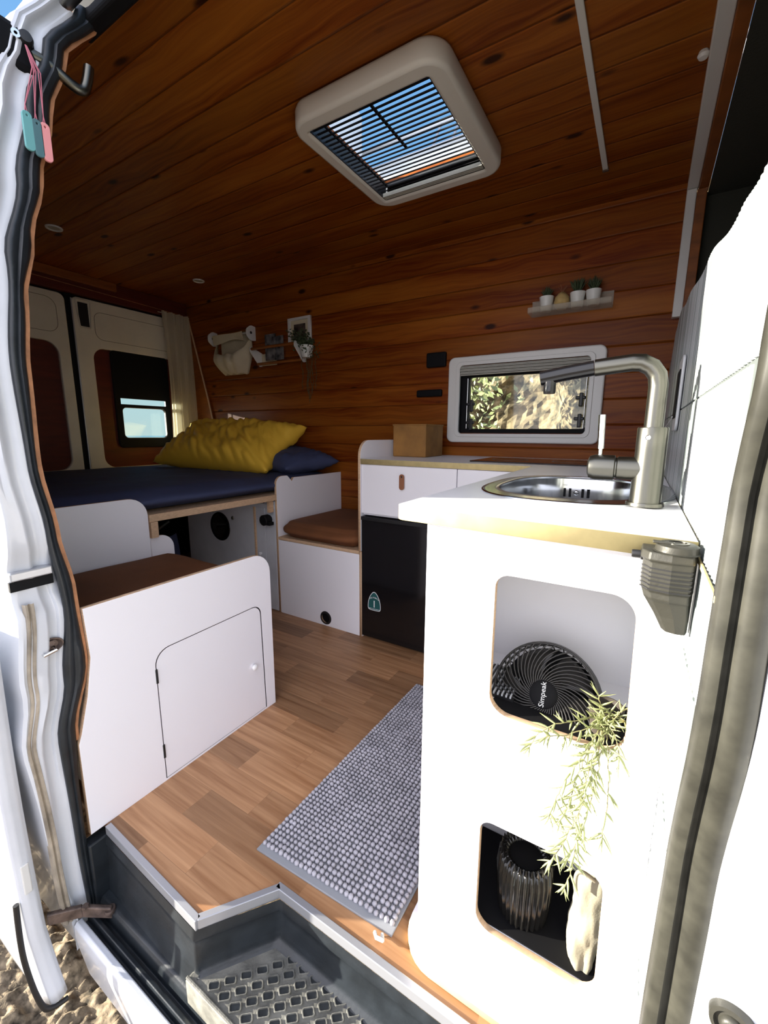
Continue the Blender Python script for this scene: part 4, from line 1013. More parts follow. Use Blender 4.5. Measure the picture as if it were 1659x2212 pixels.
# --- latch bracket below the worktop corner
lb = thing('lid_bracket', 'grey ribbed metal swivel bracket below the worktop corner by the tiles', 'bracket', (0.04, 0.60, 0.85))
bm = bmesh.new()
def ringpts(z, w, d, sx=0.0):
    base = [(-w, 0.0), (-w, -d*0.6), (-w*0.72, -d*0.9), (0, -d), (w*0.7, -d*0.92), (w, -d*0.55), (w, 0.0)]
    return [Vector((min(0.0385+sx+a, 0.0645), 0.647+b_*1.0, z)) for a, b_ in base]
lv = [(0.894, 0.030, 0.045, 0), (0.884, 0.031, 0.047, 0), (0.882, 0.029, 0.044, 0.001), (0.860, 0.0290, 0.043, 0.001), (0.846, 0.0285, 0.042, 0.001), (0.843, 0.0275, 0.037, 0.002), (0.834, 0.0265, 0.037, 0.003), (0.831, 0.0255, 0.034, 0.004), (0.812, 0.0200, 0.030, 0.010), (0.792, 0.0140, 0.027, 0.014)]
prev = None
for (z, w_, d_, sx) in lv:
    ring = [bm.verts.new(p) for p in ringpts(z, w_, d_, sx)]
    if prev:
        for q in range(6): bm.faces.new((prev[q], prev[q+1], ring[q+1], ring[q]))
    else: bm.faces.new(ring)
    prev = ring
bm.faces.new(prev[::-1]); bmesh.ops.recalc_face_normals(bm, faces=bm.faces)
bevel(obj('bracket_body', bm, M['greyplastic'], lb), 0.0015, 2, 30)
bm = bmesh.new()
for k in range(6): 
    z = 0.874-0.0052*k; pts = ringpts(z, 0.0298, 0.0442, 0.001)
    for a, b in zip(pts[1:-1], pts[2:-1]):
        v = [bm.verts.new(p) for p in (a+Vector((0, 0, 0.0009)), b+Vector((0, 0, 0.0009)), b-Vector((0, 0, 0.0009)), a-Vector((0, 0, 0.0009)))]; bm.faces.new(v)
obj('ribs', bm, M['black'], lb)
td_ = lathe('top_dial', [(0, 0.010), (0.018, 0.010), (0.0215, 0.008), (0.022, 0.001), (0.024, 0.0)], (0.043, 0.620, 0.8945), (0, 0, 1), M['greyplastic'], lb, n=36)
lathe('dial_ring', [(0.009, 0.0012), (0.012, 0.0012), (0.012, 0.0)], (0.043, 0.620, 0.9045), (0, 0, 1), M['steel'], td_, n=28)
lathe('side_button', [(0, 0.012), (0.0045, 0.012), (0.005, 0.010), (0.005, 0.003), (0.007, 0.002), (0.007, 0)], (0.010, 0.630, 0.884), (-1, -0.1, 0), M['black'], lb, n=20)
box('thumb_tab', 0.018, 0.040, 0.610, 0.618, 0.904, 0.9065, M['greyplastic'], lb, 0.001)
lb.location = lb.location+Vector((-0.0015, -0.058, 0.020)); lb.scale = (0.95, 0.95, 0.95)

# --- fan in the upper niche
fn = thing('desk_fan', 'small black caged fan tilted back in the upper niche', 'fan', (-0.11, 0.74, 0.58))
ctr = Vector((-0.108, 0.722, 0.592)); axis = Vector((-0.05, -0.86, 0.50)).normalized()
a_, u_, v_ = frame_from(axis)
RF = 0.088
def fp(r, th, h): return ctr+a_*h+u_*r*math.cos(th)+v_*r*math.sin(th)
def ring_path(r, h, n=48): return [fp(r, 2*PI*k/n, h) for k in range(n+1)]
multi_tube('cage_ring', [ring_path(RF, -0.004), ring_path(RF, -0.035), ring_path(RF*0.985, 0.004)], 0.0022, M['fanmetal'], fn, res=2)
bm = bmesh.new(); n = 60
for (ra, ha, rb, hb) in ((RF*0.965, 0.006, RF*1.015, -0.004), (RF*1.015, -0.004, RF*1.015, -0.013)):
    A = [bm.verts.new(fp(ra, 2*PI*k/n, ha)) for k in range(n)]; B = [bm.verts.new(fp(rb, 2*PI*k/n, hb)) for k in range(n)]
    for k in range(n): bm.faces.new((A[k], A[(k+1) % n], B[(k+1) % n], B[k]))
o = obj('cage_band', bm, M['fanmetal'], fn, True); o.modifiers.new('s', 'SOLIDIFY').thickness = 0.0015
multi_tube('cage_side', [[fp(RF*1.01, 2*PI*k/44, -0.012), fp(RF*1.01, 2*PI*(k+0.5)/44, -0.024), fp(RF*1.0, 2*PI*(k+0.2)/44, -0.036)] for k in range(44)], 0.0013, M['fanmetal'], fn)
sw = []
for k in range(44):
    th0 = 2*PI*k/44; sw.append([fp(0.022+(RF*0.97-0.022)*q/8, th0-1.05*(q/8)**0.8, 0.010-0.004*abs(q/8-0.3)) for q in range(9)])
multi_tube('cage_wires', sw, 0.0013, M['fanmetal'], fn)
hub_ = lathe('hub', [(0, 0.015), (0.019, 0.0145), (0.023, 0.012), (0.024, 0.006), (0.022, 0)], tuple(ctr), axis, M['blackmatte'], fn)
for bk in range(5):
    def blade(u, v, bk=bk):
        r = 0.020+0.058*u; th = 2*PI*bk/5+(v-0.5)*1.05-0.5*u
        return fp(r, th, -0.006-0.022*v+0.004*math.sin(u*PI))
    o = grid_mesh('blade', blade, 8, 8, M['fanmetal'], fn); o.modifiers.new('s', 'SOLIDIFY').thickness = 0.001
lathe('motor', [(0, -0.055), (0.026, -0.052), (0.03, -0.03), (0.026, -0.02)], tuple(ctr), axis, M['black'], fn)
lathe('rear_shell', [(0.025, -0.052), (RF*0.6, -0.049), (RF*0.93, -0.038)], tuple(ctr), axis, M['blackmatte'], fn)
multi_tube('rear_wires', [[fp(0.028, 2*PI*k/30, -0.050), fp(RF*0.8, 2*PI*k/30+0.3, -0.050), fp(RF, 2*PI*k/30+0.4, -0.036)] for k in range(30)], 0.0012, M['fanmetal'], fn)
text('brand_text', 'Simpeak', 0.0125, ctr+a_*0.0158, (u_*-0.06+v_*1.0) if v_.z > 0 else (u_*0.06-v_*1.0), None or ((a_.cross(v_ if v_.z > 0 else -v_))), M['white'], hub_, ext=0.0002)
tube('fan_foot', [fp(0.0, 0, -0.05), Vector((-0.108, 0.79, 0.5765)), Vector((-0.108, 0.76, 0.5765))], 0.008, M['black'], fn)
box('fan_base', -0.15, -0.066, 0.735, 0.82, 0.5747, 0.583, M['black'], fn, 0.003)

# --- hanging plant
hp = thing('trailing_plant', 'pale green trailing plant spilling from the upper niche down the white cabinet', 'plant', (0.0, 0.66, 0.58))
lathe('plant_pot', [(0.0, 0.0), (0.020, 0.0), (0.026, 0.045), (0.024, 0.045), (0.019, 0.03), (0.0, 0.03)], (-0.012, 0.700, 0.5748), (0, 0, 1), M['soil'], hp, n=20)
random.seed(11)
stems = []; leaves = bmesh.new()
def leaf(bm, p, d, L, wd, curl, mi=0):
    d = d.normalized(); side = d.cross(Vector((random.uniform(-.4, .4), -1, random.uniform(-.2, .6)))).normalized(); nrm = side.cross(d).normalized()
    prevv = None; n = 5
    for k in range(n+1):
        t_ = k/n; c = p+d*L*t_+nrm*curl*L*t_*t_-Vector((0, 0, 1))*0.0*t_; w_ = wd*math.sin(PI*min(1, 0.12+0.88*t_)**0.8)*0.5 if k < n else 0.00005
        vs = [bm.verts.new(c+side*w_), bm.verts.new(c+nrm*w_*0.7), bm.verts.new(c-side*w_), bm.verts.new(c-nrm*w_*0.35)]
        if prevv:
            for q in range(4): bm.faces.new((prevv[q], prevv[(q+1) % 4], vs[(q+1) % 4], vs[q])).material_index = mi
        prevv = vs
def stem(p0, pts, dens=0.008, Lf=0.024):
    path = [Vector(p0)]+[Vector(p) for p in pts]; fine = []
    for a, b in zip(path, path[1:]):
        n = max(2, int((b-a).length/0.006))
        for k in range(n): fine.append(a.lerp(b, k/n)+Vector((random.gauss(0, .0006), random.gauss(0, .0006), 0)))
    fine.append(path[-1]); stems.append(fine)
    acc = 0
    for a, b in zip(fine, fine[1:]):
        acc += (b-a).length
        if acc > dens:
            acc = 0; t_ = (b-a).normalized()
            for s_ in range(random.choice((1, 2, 2, 3))):
                rd = Vector((random.gauss(0, 1), random.gauss(-0.35, 0.55), random.gauss(0.1, 0.8))); rd = (rd-t_*rd.dot(t_)).normalized()
                d = (t_*0.75+rd*0.9); 
                if d.y > 0.1 and b.y > 0.63 and b.z < 0.575: d.y = -abs(d.y)*0.3
                leaf(leaves, b, d, random.uniform(0.7, 1.25)*Lf, random.uniform(0.0028, 0.0044), random.uniform(-0.5, 0.5))
    for s_ in range(4):
        rd = Vector((random.gauss(0, .5), random.gauss(-.2, .4), random.gauss(-.2, .4))); t_ = (fine[-1]-fine[-2]).normalized()
        leaf(leaves, fine[-1], t_+rd, Lf*random.uniform(0.8, 1.3), 0.0025, random.uniform(-.4, .4))
root = (-0.010, 0.695, 0.612)
tg = [((-0.045, 0.66, 0.606), (-0.075, 0.635, 0.603), (-0.098, 0.625, 0.585), (-0.108, 0.62, 0.560)),
      ((-0.03, 0.65, 0.605), (-0.06, 0.625, 0.596), (-0.085, 0.615, 0.590)),
      ((-0.02, 0.645, 0.600), (-0.03, 0.625, 0.575), (-0.04, 0.620, 0.530), (-0.045, 0.62, 0.490), (-0.055, 0.62, 0.455)),
      ((-0.015, 0.64, 0.600), (-0.022, 0.618, 0.570), (-0.028, 0.612, 0.52), (-0.032, 0.61, 0.47), (-0.030, 0.61, 0.42), (-0.034, 0.612, 0.370), (-0.040, 0.614, 0.345)),
      ((-0.010, 0.64, 0.598), (-0.012, 0.620, 0.560), (-0.018, 0.615, 0.51), (-0.024, 0.612, 0.455), (-0.040, 0.612, 0.40)),
      ((-0.005, 0.64, 0.598), (0.002, 0.620, 0.560), (0.004, 0.615, 0.51), (0.003, 0.612, 0.465)),
      ((-0.020, 0.64, 0.600), (-0.038, 0.618, 0.568), (-0.050, 0.614, 0.54), (-0.062, 0.612, 0.50), (-0.070, 0.612, 0.46)),
      ((-0.012, 0.64, 0.60), (-0.020, 0.62, 0.55), (-0.030, 0.60, 0.50), (-0.048, 0.60, 0.43), (-0.062, 0.605, 0.39)),
      ((0.0, 0.66, 0.625), (0.008, 0.655, 0.645)), ((-0.02, 0.67, 0.63), (-0.022, 0.66, 0.655)), ((0.004, 0.68, 0.62), (0.014, 0.665, 0.625)), ((-0.01, 0.66, 0.62), (0.004, 0.645, 0.61), (0.012, 0.635, 0.585))]
for k, t_ in enumerate(tg): stem(root, t_, dens=0.0085 if k not in (5,) else 0.03)
random.seed(4)
for k in range(34):
    d = Vector((random.uniform(-.9, .6), random.uniform(-1.1, -.1), random.uniform(-.3, .9)))
    leaf(leaves, Vector(root)+Vector((random.uniform(-.015, .015), random.uniform(-.03, 0), random.uniform(-.01, .01))), d, random.uniform(.02, .034), .0032, random.uniform(-.5, .5))
multi_tube('stems', stems, 0.0008, M['stem'], hp)
lf = obj('foliage', leaves, [M['leaf'], M['leafd']], hp, True); lf['kind'] = 'stuff'

# --- lower niche: ribbed vase and cloth bag
va = thing('ribbed_vase', 'black ribbed glass vase with spiked rim in the lower niche', 'vase', (-0.12, 0.715, 0.123))
def flute(t_, h): return 1+0.055*math.cos(28*t_)
vc = (-0.117, 0.722, 0.123)
lathe('glass_body', [(0, 0.0), (0.036, 0.0), (0.044, 0.010), (0.048, 0.05), (0.050, 0.10), (0.047, 0.128), (0.038, 0.134), (0.030, 0.128), (0.029, 0.10), (0, 0.09)], vc, (0, 0, 1), M['darkglass'], va, n=168, fn=flute, sharp=80)
bm = bmesh.new()
for k in range(28):
    th = 2*PI*k/28; c0 = Vector((vc[0]+0.0400*math.cos(th), vc[1]+0.0400*math.sin(th), vc[2]+0.128)); tp = c0+Vector((0.006*math.cos(th), 0.006*math.sin(th), 0.016)); sdv = Vector((-math.sin(th), math.cos(th), 0))*0.0028; rr = Vector((math.cos(th), math.sin(th), 0))*0.006
    q = [bm.verts.new(c0+sdv+rr), bm.verts.new(c0-sdv+rr), bm.verts.new(c0-sdv-rr), bm.verts.new(c0+sdv-rr)]; t_ = bm.verts.new(tp)
    for i in range(4): bm.faces.new((q[i], q[(i+1) % 4], t_))
bmesh.ops.recalc_face_normals(bm, faces=bm.faces)
obj('spiked_rim', bm, M['darkglass'], va)
lathe('dark_filling', [(0, 0.002), (0.034, 0.0)], (vc[0], vc[1], vc[2]+0.126), (0, 0, 1), M['blackmatte'], va, n=28)
bgt = thing('cloth_bag', 'cream cloth bag standing folded in the right of the lower niche', 'bag', (-0.01, 0.70, 0.123))
def bagf(u, v):
    th = 2*PI*u; z = 0.123+0.205*v
    wx = 0.030*(0.62+0.38*math.sin(min(1, v*1.25+0.25)*PI*0.62))*(1 if v < 0.8 else 1-(v-0.8)*1.6); wy = 0.038*(1-0.55*v)
    cx = -0.008+0.012*v; cy = 0.712-0.010*v
    n_ = 0.22*noise.noise(Vector((math.cos(th)*1.6, math.sin(th)*1.6, v*3.2)))+0.10*noise.noise(Vector((math.cos(th)*4+v*5, math.sin(th)*4, v*7)))
    return (cx+wx*math.cos(th)*(1+n_), cy+wy*math.sin(th)*(1+n_), z+0.012*math.sin(th+1)*v)
grid_mesh('bag_cloth', bagf, 56, 40, M['bagfab'], bgt, closed_u=True)
tube('bag_strap', [(0.0, 0.675, 0.318), (-0.020, 0.668, 0.335), (-0.030, 0.668, 0.318), (-0.026, 0.668, 0.29)], 0.0032, M['bagfab'], bgt, smooth_path=True)

# --- mat
mat_ = thing('bath_mat', 'grey bobbly chenille mat along the aisle floor beside the sink cabinet', 'mat', (-0.53, 1.04, 0))
MP = [Vector((-0.738, 0.605)), Vector((-0.352, 0.620)), Vector((-0.338, 1.470)), Vector((-0.722, 1.462))]
def mp_(u, v): return MP[0].lerp(MP[1], u).lerp(MP[3].lerp(MP[2], u), v)
board('mat_base', [tuple(p) for p in MP], [], 0.006, 'xy', 0.0005, M['matbase'], mat_, bev=0.001)
bm = bmesh.new(); random.seed(9)
ico = bmesh.new(); bmesh.ops.create_icosphere(ico, subdivisions=1, radius=1); iv = [v.co.copy() for v in ico.verts]; ico.verts.ensure_lookup_table(); ifc = [[v.index for v in f.verts] for f in ico.faces]; ico.free()
nu_, nv_ = 29, 64
for i in range(nu_):
    for j in range(nv_):
        p = mp_(0.025+0.95*i/(nu_-1), 0.022+0.955*j/(nv_-1)); p = p+Vector((random.gauss(0, .0005), random.gauss(0, .0005)))
        s_ = random.uniform(0.85, 1.1); vs = [bm.verts.new((p.x+c.x*0.0066*s_, p.y+c.y*0.0066*s_, 0.0115+c.z*0.0072*s_)) for c in iv]
        for f in ifc: bm.faces.new([vs[q] for q in f])
bo = obj('bobbles', bm, M['matgrey'], mat_, True); bo['kind'] = 'stuff'
multi_tube('corner_label', [[(-0.385, 0.607, 0.006), (-0.375, 0.596, 0.014), (-0.36, 0.600, 0.012)], [(-0.37, 0.612, 0.006), (-0.362, 0.600, 0.010)]], 0.004, M['potwhite'], mat_, res=2)

# ------------------------------------------------------------------ ceiling fittings
rv = thing('roof_vent', 'cream rounded roof vent frame with slatted screen in the ceiling', 'vent', (-0.81, 1.44, 2.0))
board('vent_frame', rpoly([(-1.072, 1.150), (-0.540, 1.150), (-0.540, 1.735), (-1.072, 1.735)], 0.075, 10), [rrect(-1.022, -0.602, 1.208, 1.683, 0.006)], 0.064, 'xy', 1.9855, [M['vent'], M['vent']], rv, bev=0.012)
bm = bmesh.new(); bx(bm, -1.026, -1.021, 1.205, 1.686, 1.992, 2.052); bx(bm, -0.603, -0.598, 1.205, 1.686, 1.992, 2.052); bx(bm, -1.026, -0.598, 1.203, 1.208, 1.992, 2.052); bx(bm, -1.026, -0.598, 1.683, 1.688, 1.992, 2.052)
obj('vent_shaft', bm, M['black'], rv)
bm = bmesh.new()
for k in range(21):
    y = 1.222+0.0208*k; bx(bm, -1.020, -0.604, y, y+0.0048*(1.25-0.03*k), 2.000, 2.0035)
sl_ = obj('screen_slats', bm, M['blackmatte'], rv)
bm = bmesh.new(); bx(bm, -0.985, -0.979, 1.21, 1.635, 2.006, 2.011); bx(bm, -0.81, -0.802, 1.21, 1.46, 2.006, 2.011); bx(bm, -0.985, -0.604, 1.628, 1.638, 2.006, 2.011)
obj('screen_frame', bm, M['blackmatte'], rv)
bm = bmesh.new()
for k in range(6): bx(bm, -1.020, -0.604, 1.655+0.0045*k, 1.6585+0.0045*k, 1.990+0.002*(k % 2), 2.004)
obj('pleated_blind', bm, M['pleat'], rv)
def dome(u, v):
    a = 2*u-1; b = 2*v-1; return (-0.812+0.26*a, 1.446+0.29*b, 2.062+0.065*(1-a**4)*(1-b**4))
grid_mesh('dome', dome, 16, 16, M['glass'], rv)
# roof furniture seen through the dome: awning arm and rack
ra = thing('roof_rack', 'pale metal roof rack bars seen through the roof vent', 'rack', (-0.8, 1.5, 2.4))
tube('rack_bar', [(-2.2, 2.06, 2.36), (0.4, 2.06, 2.36)], 0.014, M['alu'], ra)
tube('rack_bar', [(-2.2, 2.16, 2.52), (0.4, 2.16, 2.52)], 0.012, M['alu'], ra)
tube('rack_strut', [(-0.95, 1.60, 2.62), (-0.86, 2.02, 2.45)], 0.016, M['wplastic'], ra)
tube('rack_strut', [(-0.62, 1.55, 2.62), (-0.86, 2.02, 2.45)], 0.010, M['wplastic'], ra)
box('awning_box', -2.6, 0.3, 2.22, 2.34, 2.40, 2.47, M['paint'], ra, 0.01)
box('side_fairing', -1.75, -1.38, 1.70, 2.05, 2.25, 2.62, M['paint'], ra, 0.02)
for k in range(7): tube('rack_rung', [(-1.0+0.10*k, 2.06, 2.36), (-1.0+0.10*k, 2.16, 2.52)], 0.006, M['alu'], ra)
for (x, y, lab) in ((-2.655, 1.150, 'round recessed ceiling spotlight above the bed, the one nearer the sliding door'), (-2.695, 2.000, 'round recessed ceiling spotlight above the bed, the one nearer the far wall')):
    sp0 = thing('ceiling_spotlight', lab, 'spotlight', (x, y, CZ), group='ceiling spotlights over the bed')
    lathe('trim_ring', [(0.026, 0.002), (0.030, 0.006), (0.036, 0.006), (0.038, 0.0)], (x, y, CZ-0.0005), (0, 0, -1), M['wplastic'], sp0)
    lathe('lens', [(0, 0.002), (0.028, 0.002)], (x, y, CZ-0.0005), (0, 0, -1), M['pleat'], sp0)
cs = thing('cable_cover', 'thin white cable strip running across the ceiling boards', 'strip', (-0.24, 1.6, CZ))
box('strip', -0.2475, -0.2285, 0.96, 2.015, CZ-0.008, CZ-0.0005, M['wplastic'], cs, 0.002)
box('end_cap', -0.249, -0.227, 2.0155, 2.030, CZ-0.010, CZ-0.0005, M['rusty'], cs, 0.001)
rk_ = thing('rail_stop', 'round white knob beside the white strip at the ceiling edge', 'knob', (0.035, 1.6, 2.03))
lathe('knob', [(0, 0.018), (0.010, 0.016), (0.014, 0.009), (0.011, 0.0), (0, 0)], (0.028, 1.585, CZ-0.001), (0, 0, -1), M['wplastic'], rk_)

# ------------------------------------------------------------------ rear curtain
def curt(u, v):
    ztop, zbot = 1.935, 0.86; z = ztop+(zbot-ztop)*v
    yL = 2.030+0.01*math.sin(v*4); yR = 2.262
    gather = 1.0
    y = (yL+yR)/2+(u-0.5)*(yR-yL)*gather+0.012*v
    x = DX+0.105+0.020*math.sin(u*2*PI*7+1.2*math.sin(v*3))*(0.5+0.5*v)+0.01*math.sin(u*23)
    return (x, y, z)
cur = thing('sheer_curtain', 'sheer cream curtain gathered at the right of the rear window', 'curtain', (DX+0.07, 2.17, 1.9))
grid_mesh('curtain_cloth', curt, 120, 30, M['sheer'], cur)
tube('curtain_wire', [(DX+0.06, 2.03, 1.932), (DX+0.06, 2.29, 1.940)], 0.003, M['wplastic'], cur)

# ------------------------------------------------------------------ far wall items
og = thing('wall_organizer', 'beige canvas pocket hanging from two white round mounts on the wood wall', 'organizer', (-2.7, 2.25, 1.7))
def bagp(u, v):
    z = 1.752-0.165*u*0.0
    x = -2.895+0.335*u; pr_ = [(0.0, 1.748), (0.045, 1.752), (0.075, 1.735), (0.072, 1.62), (0.060, 1.50), (0.02, 1.468), (0.0, 1.47)]
    return None
def pocket_back(u, v):
    x = -2.70+0.345*(u-0.5)*(1-0.30*max(0, v-0.55)/0.45); return (x, WY-0.006-0.004*math.sin(u*9), 1.752-0.28*v)
grid_mesh('back_cloth', pocket_back, 14, 14, M['canvas'], og)
def flap(u, v):
    x = -2.885+0.335*u; return (x, WY-0.075-0.006*math.sin(u*7)+0.01*v, 1.755-(0.055+0.012*math.sin(u*2*PI+0.7))*v)
grid_mesh('top_flap', flap, 24, 8, M['canvas'], og)
def flap2(u, v): return (-2.885+0.335*u, WY-0.006-0.069*v, 1.752+0.006*math.sin(v*PI))
grid_mesh('top_fold', flap2, 12, 6, M['canvas'], og)
def pocket(u, v):
    a = 2*u-1; e_ = 1-abs(a)**5
    half = 0.185*(1+0.06*math.sin(v*PI))*(1-0.36*max(0, (v-0.35)/0.65)**1.4)
    depth = 0.012+0.105*e_*(math.sin((0.30+0.62*v)*PI)**0.7)
    z = 1.628+0.105*abs(a)**7*(1-v)-0.158*v-0.022*(1-a*a)*(1-v)+0.004*math.sin(a*11+v*6)
    return (-2.715+half*a+0.012*v, WY-depth-0.004*math.sin(a*14), z)
o = grid_mesh('front_pocket', pocket, 40, 24, M['canvas'], og); o.modifiers.new('s', 'SOLIDIFY').thickness = 0.002
tube('hanging_rod', [(-2.93, WY-0.045, 1.748), (-2.505, WY-0.045, 1.748)], 0.006, M['wplastic'], og)
def dshape(cx): return rpoly([(cx, 1.690), (cx+0.001, 1.695)], 0)
for x in (-2.925, -2.505):
    pr_ = rpoly([(WY-0.002, 1.695), (WY-0.002, 1.790), (WY-0.045, 1.795), (WY-0.085, 1.765), (WY-0.085, 1.72), (WY-0.045, 1.69)], [0.004, 0.004, 0.03, 0.03, 0.03, 0.03])
    board('end_mount', pr_, [circ(WY-0.045, 1.745, 0.009, 14)], 0.010, 'yz', x, M['wplastic'], og)
    lathe('mount_screw', [(0, 0.004), (0.008, 0.003), (0.010, 0)], (x+0.010, WY-0.045, 1.745), (1, 0, 0), M['black'], og, n=14)

ws = thing('rail_shelf', 'white ended wall shelf with two wooden rails holding cards', 'shelf', (-2.2, 2.25, 1.57))
for x in (-2.44, -2.025):
    board('end_plate', rpoly([(WY-0.002, 1.515), (WY-0.002, 1.600), (WY-0.115, 1.635), (WY-0.115, 1.600), (WY-0.03, 1.505)], [0.004, 0.01, 0.01, 0.012, 0.02]), [], 0.008, 'yz', x, M['wplastic'], ws, bev=0.001)
box('back_plate', -2.432, -2.29, WY-0.012, WY-0.004, 1.515, 1.595, M['canvas'], ws)
tube('wooden_rail', [(-2.432, WY-0.105, 1.617), (-2.025, WY-0.105, 1.617)], 0.010, M['pine'], ws)
tube('wooden_rail', [(-2.432, WY-0.050, 1.522), (-2.025, WY-0.050, 1.522)], 0.010, M['pine'], ws)
pc1 = box('picture_card', -2.325, -2.225, WY-0.078, WY-0.074, 1.534, 1.705, M['cow']); tag(pc1, 'black and white cow picture card standing in the rail shelf', 'card')
pc2 = box('picture_card', -2.245, -2.165, WY-0.066, WY-0.062, 1.534, 1.690, M['cow']); tag(pc2, 'narrower patterned card right behind the cow card in the rail shelf', 'card')
pf = thing('framed_picture', 'white picture frame leaning above the rail shelf', 'picture frame', (-2.06, 2.27, 1.7))
board('frame', [(-2.160, 1.640), (-1.960, 1.640), (-1.960, 1.800), (-2.160, 1.800)], [[(-2.138, 1.655), (-1.982, 1.655), (-1.982, 1.782), (-2.138, 1.782)]], 0.018, 'xz', WY-0.024, M['wplastic'], pf, bev=0.002)
board('passepartout', [(-2.138, 1.640), (-1.982, 1.640), (-1.982, 1.782), (-2.138, 1.782)], [[(-2.112, 1.650), (-2.008, 1.650), (-2.008, 1.758), (-2.112, 1.758)]], 0.003, 'xz', WY-0.016, M['canvas'], pf)
box('photograph', -2.114, -2.006, WY-0.011, WY-0.008, 1.645, 1.76, M['photo'], pf)
# trailing plant on the shelf end
sp3 = thing('shelf_plant', 'leafy trailing plant in a white pot at the right end of the rail shelf', 'plant', (-1.95, 2.24, 1.55))
lathe('pot', [(0, 0), (0.032, 0), (0.046, 0.075), (0.042, 0.075), (0.03, 0.02), (0, 0.02)], (-1.965, WY-0.058, 1.528), (0, 0, 1), M['potwhite'], sp3, n=20)
bm = bmesh.new(); random.seed(21); st_ = []
for k in range(330):
    p = Vector((random.gauss(-1.985, 0.048), WY-0.06+random.gauss(0, 0.03), 1.63+random.gauss(0, 0.030)-0.3*max(0, random.random()-0.6)*0))
    p.z += -0.45*(p.x+1.985)
    p.y = min(p.y, WY-0.012)
    leaf(bm, p, Vector((random.gauss(0, 1), random.gauss(-.4, 1), random.gauss(0, 1))), 0.017, 0.011, 0.2)
for k in range(7):
    x = -1.985+0.018*k; y = WY-0.075+random.uniform(-.02, .02); pth = []
    for q in range(26):
        z = 1.58-(0.34-0.03*abs(k-3))*q/25; pth.append((x+0.006*math.sin(q*0.5+k), y, z))
        if q > 2: leaf(bm, Vector(pth[-1]), Vector((random.choice((-1, 1)), random.gauss(0, .4), -0.4)), 0.008, 0.005, 0.1)
    st_.append(pth)
lf = obj('foliage', bm, M['leafd'], sp3, True); lf['kind'] = 'stuff'
multi_tube('stems', st_, 0.0009, M['leafd'], sp3)

# clear shelf with pots over the window
ashf = thing('acrylic_shelf', 'clear acrylic ledge over the kitchen window carrying small pots', 'shelf', (-0.36, 2.25, 1.61))
bm = bmesh.new(); bx(bm, -0.545, -0.190, WY-0.095, WY-0.002, 1.608, 1.613); bx(bm, -0.545, -0.190, WY-0.097, WY-0.093, 1.613, 1.632); bx(bm, -0.545, -0.190, WY-0.006, WY-0.002, 1.613, 1.680)
obj('ledge', bm, M['acrylic'], ashf)
def potplant(x, lab, hgt):
    t_ = thing('potted_plant', lab, 'plant', (x, WY-0.05, 1.6135), group='small white pots on the clear ledge')
    lathe('pot', [(0, 0), (0.024, 0), (0.033, 0.066), (0.030, 0.066), (0.024, 0.05), (0, 0.05)], (x, WY-0.052, 1.6137), (0, 0, 1), M['potwhite'], t_, n=24)
    bm = bmesh.new(); random.seed(int(-x*1000))
    for k in range(110):
        a = random.uniform(0, 2*PI); r = random.uniform(0, 0.8)
        leaf(bm, Vector((x, WY-0.052, 1.672)), Vector((r*math.cos(a), r*math.sin(a)*0.8, 1)), random.uniform(0.6, 1)*hgt, 0.007, random.uniform(-.3, .3))
    o = obj('foliage', bm, M['leafd'], t_, True); o['kind'] = 'stuff'
potplant(-0.470, 'leftmost small white pot with dark spiky plant on the clear ledge', 0.055)
potplant(-0.335, 'middle small white pot with dark plant, right of the straw ball on the clear ledge', 0.075)
potplant(-0.268, 'rightmost small white pot with dark plant on the clear ledge', 0.070)
sbll = thing('straw_ball', 'tan straw wrapped ball ornament between the white pots on the clear ledge', 'ornament', (-0.402, WY-0.05, 1.613))
lathe('ball', [(0, 0.0), (0.018, 0.002), (0.030, 0.016), (0.034, 0.036), (0.030, 0.056), (0.018, 0.070), (0.008, 0.078), (0, 0.080)], (-0.402, WY-0.052, 1.6137), (0, 0, 1), M['cork'], sbll, n=28)
multi_tube('straw_tuft', [[(-0.402, WY-0.052, 1.69), (-0.402+0.02*math.cos(k), WY-0.052+0.01*math.sin(k*2), 1.715+0.01*math.sin(k))] for k in range(8)], 0.0010, M['leather'], sbll)
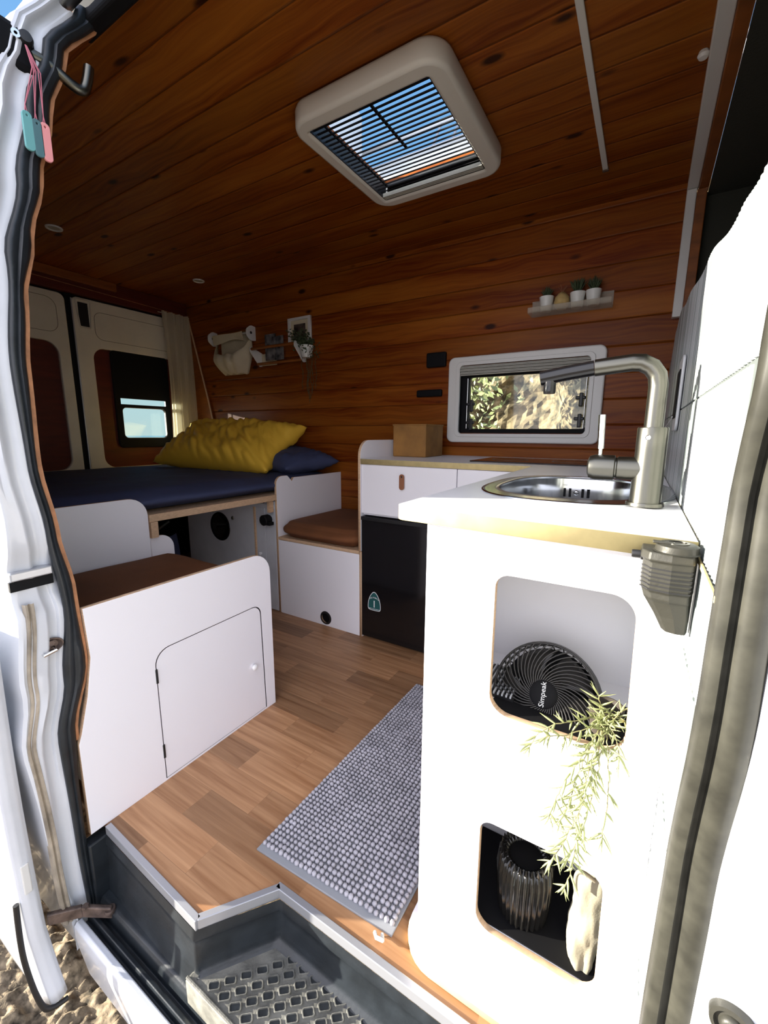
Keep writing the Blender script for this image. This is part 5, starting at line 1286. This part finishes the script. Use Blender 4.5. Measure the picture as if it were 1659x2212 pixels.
# flat black blocks for two indistinct dark shapes on the wall
bs1 = box('black_wall_block', -1.112, -0.992, WY-0.022, WY-0.001, 1.408, 1.488, M['blackmatte'], None, 0.008); tag(bs1, 'flat black square block on the wood wall left of the window, the upper one', 'panel')
bs2 = box('black_wall_block', -1.172, -1.012, WY-0.020, WY-0.001, 1.248, 1.288, M['blackmatte'], None, 0.008); tag(bs2, 'flat black bar on the wood wall left of the window, the lower one', 'panel')
# tile wall fittings
so1 = thing('wall_socket', 'pale socket plate on the ribbed tiles behind the tap', 'socket', (0.06, 1.35, 1.15))
board('socket_plate', rrect(1.20, 1.34, 1.05, 1.22, 0.02), [], 0.006, 'yz', 0.0525, M['socket'], so1, bev=0.002)
box('socket_insert', 0.050, 0.0525, 1.225, 1.315, 1.08, 1.19, M['blackmatte'], so1, 0.001)
hk = thing('wall_hook', 'black hook on the tile wall behind the tap', 'hook', (0.05, 1.9, 1.05))
box('hook_plate', 0.040, 0.052, 2.06, 2.12, 0.98, 1.10, M['blackmatte'], hk, 0.003)
tube('cable_cord', [(0.044, 2.05, 1.05), (0.043, 1.6, 1.05), (0.050, 1.30, 1.085)], 0.002, M['wplastic'], hk, smooth_path=True)

# ------------------------------------------------------------------ tags hanging by the door
def tagobj(y, z0, z1, mat, lab, topy):
    t_ = thing('hanging_tag', lab, 'tag', (-1.12, y, z1), group='tags on pink cords')
    x = -1.122
    pts = rrect(y-0.0085, y+0.0085, z0, z1, 0.008)
    board('tag_plate', pts, [circ(y, z1-0.008, 0.002, 8)], 0.006, 'yz', x-0.003, mat, t_, bev=0.001)
    multi_tube('cord', [[(x, y-0.003, z1-0.008), (x, y, z1+0.012), (x, topy+0.004, 1.752), (x-0.01, 0.481, 1.795)], [(x, y+0.003, z1-0.008), (x, y, z1+0.012)], [(x, y, z1+0.012), (x, topy, 1.755), (x-0.01, 0.479, 1.795)]], 0.0009, M['cord'], t_, res=2)
tagobj(0.4615, 1.598, 1.668, M['teal'], 'light teal tag hanging on a pink cord by the door', 0.482)
tagobj(0.4775, 1.594, 1.662, M['dteal'], 'dark slate teal tag hanging between the light teal and pink ones', 0.484)
tagobj(0.4915, 1.592, 1.663, M['pink'], 'pink tag hanging on a pink cord by the door', 0.492)
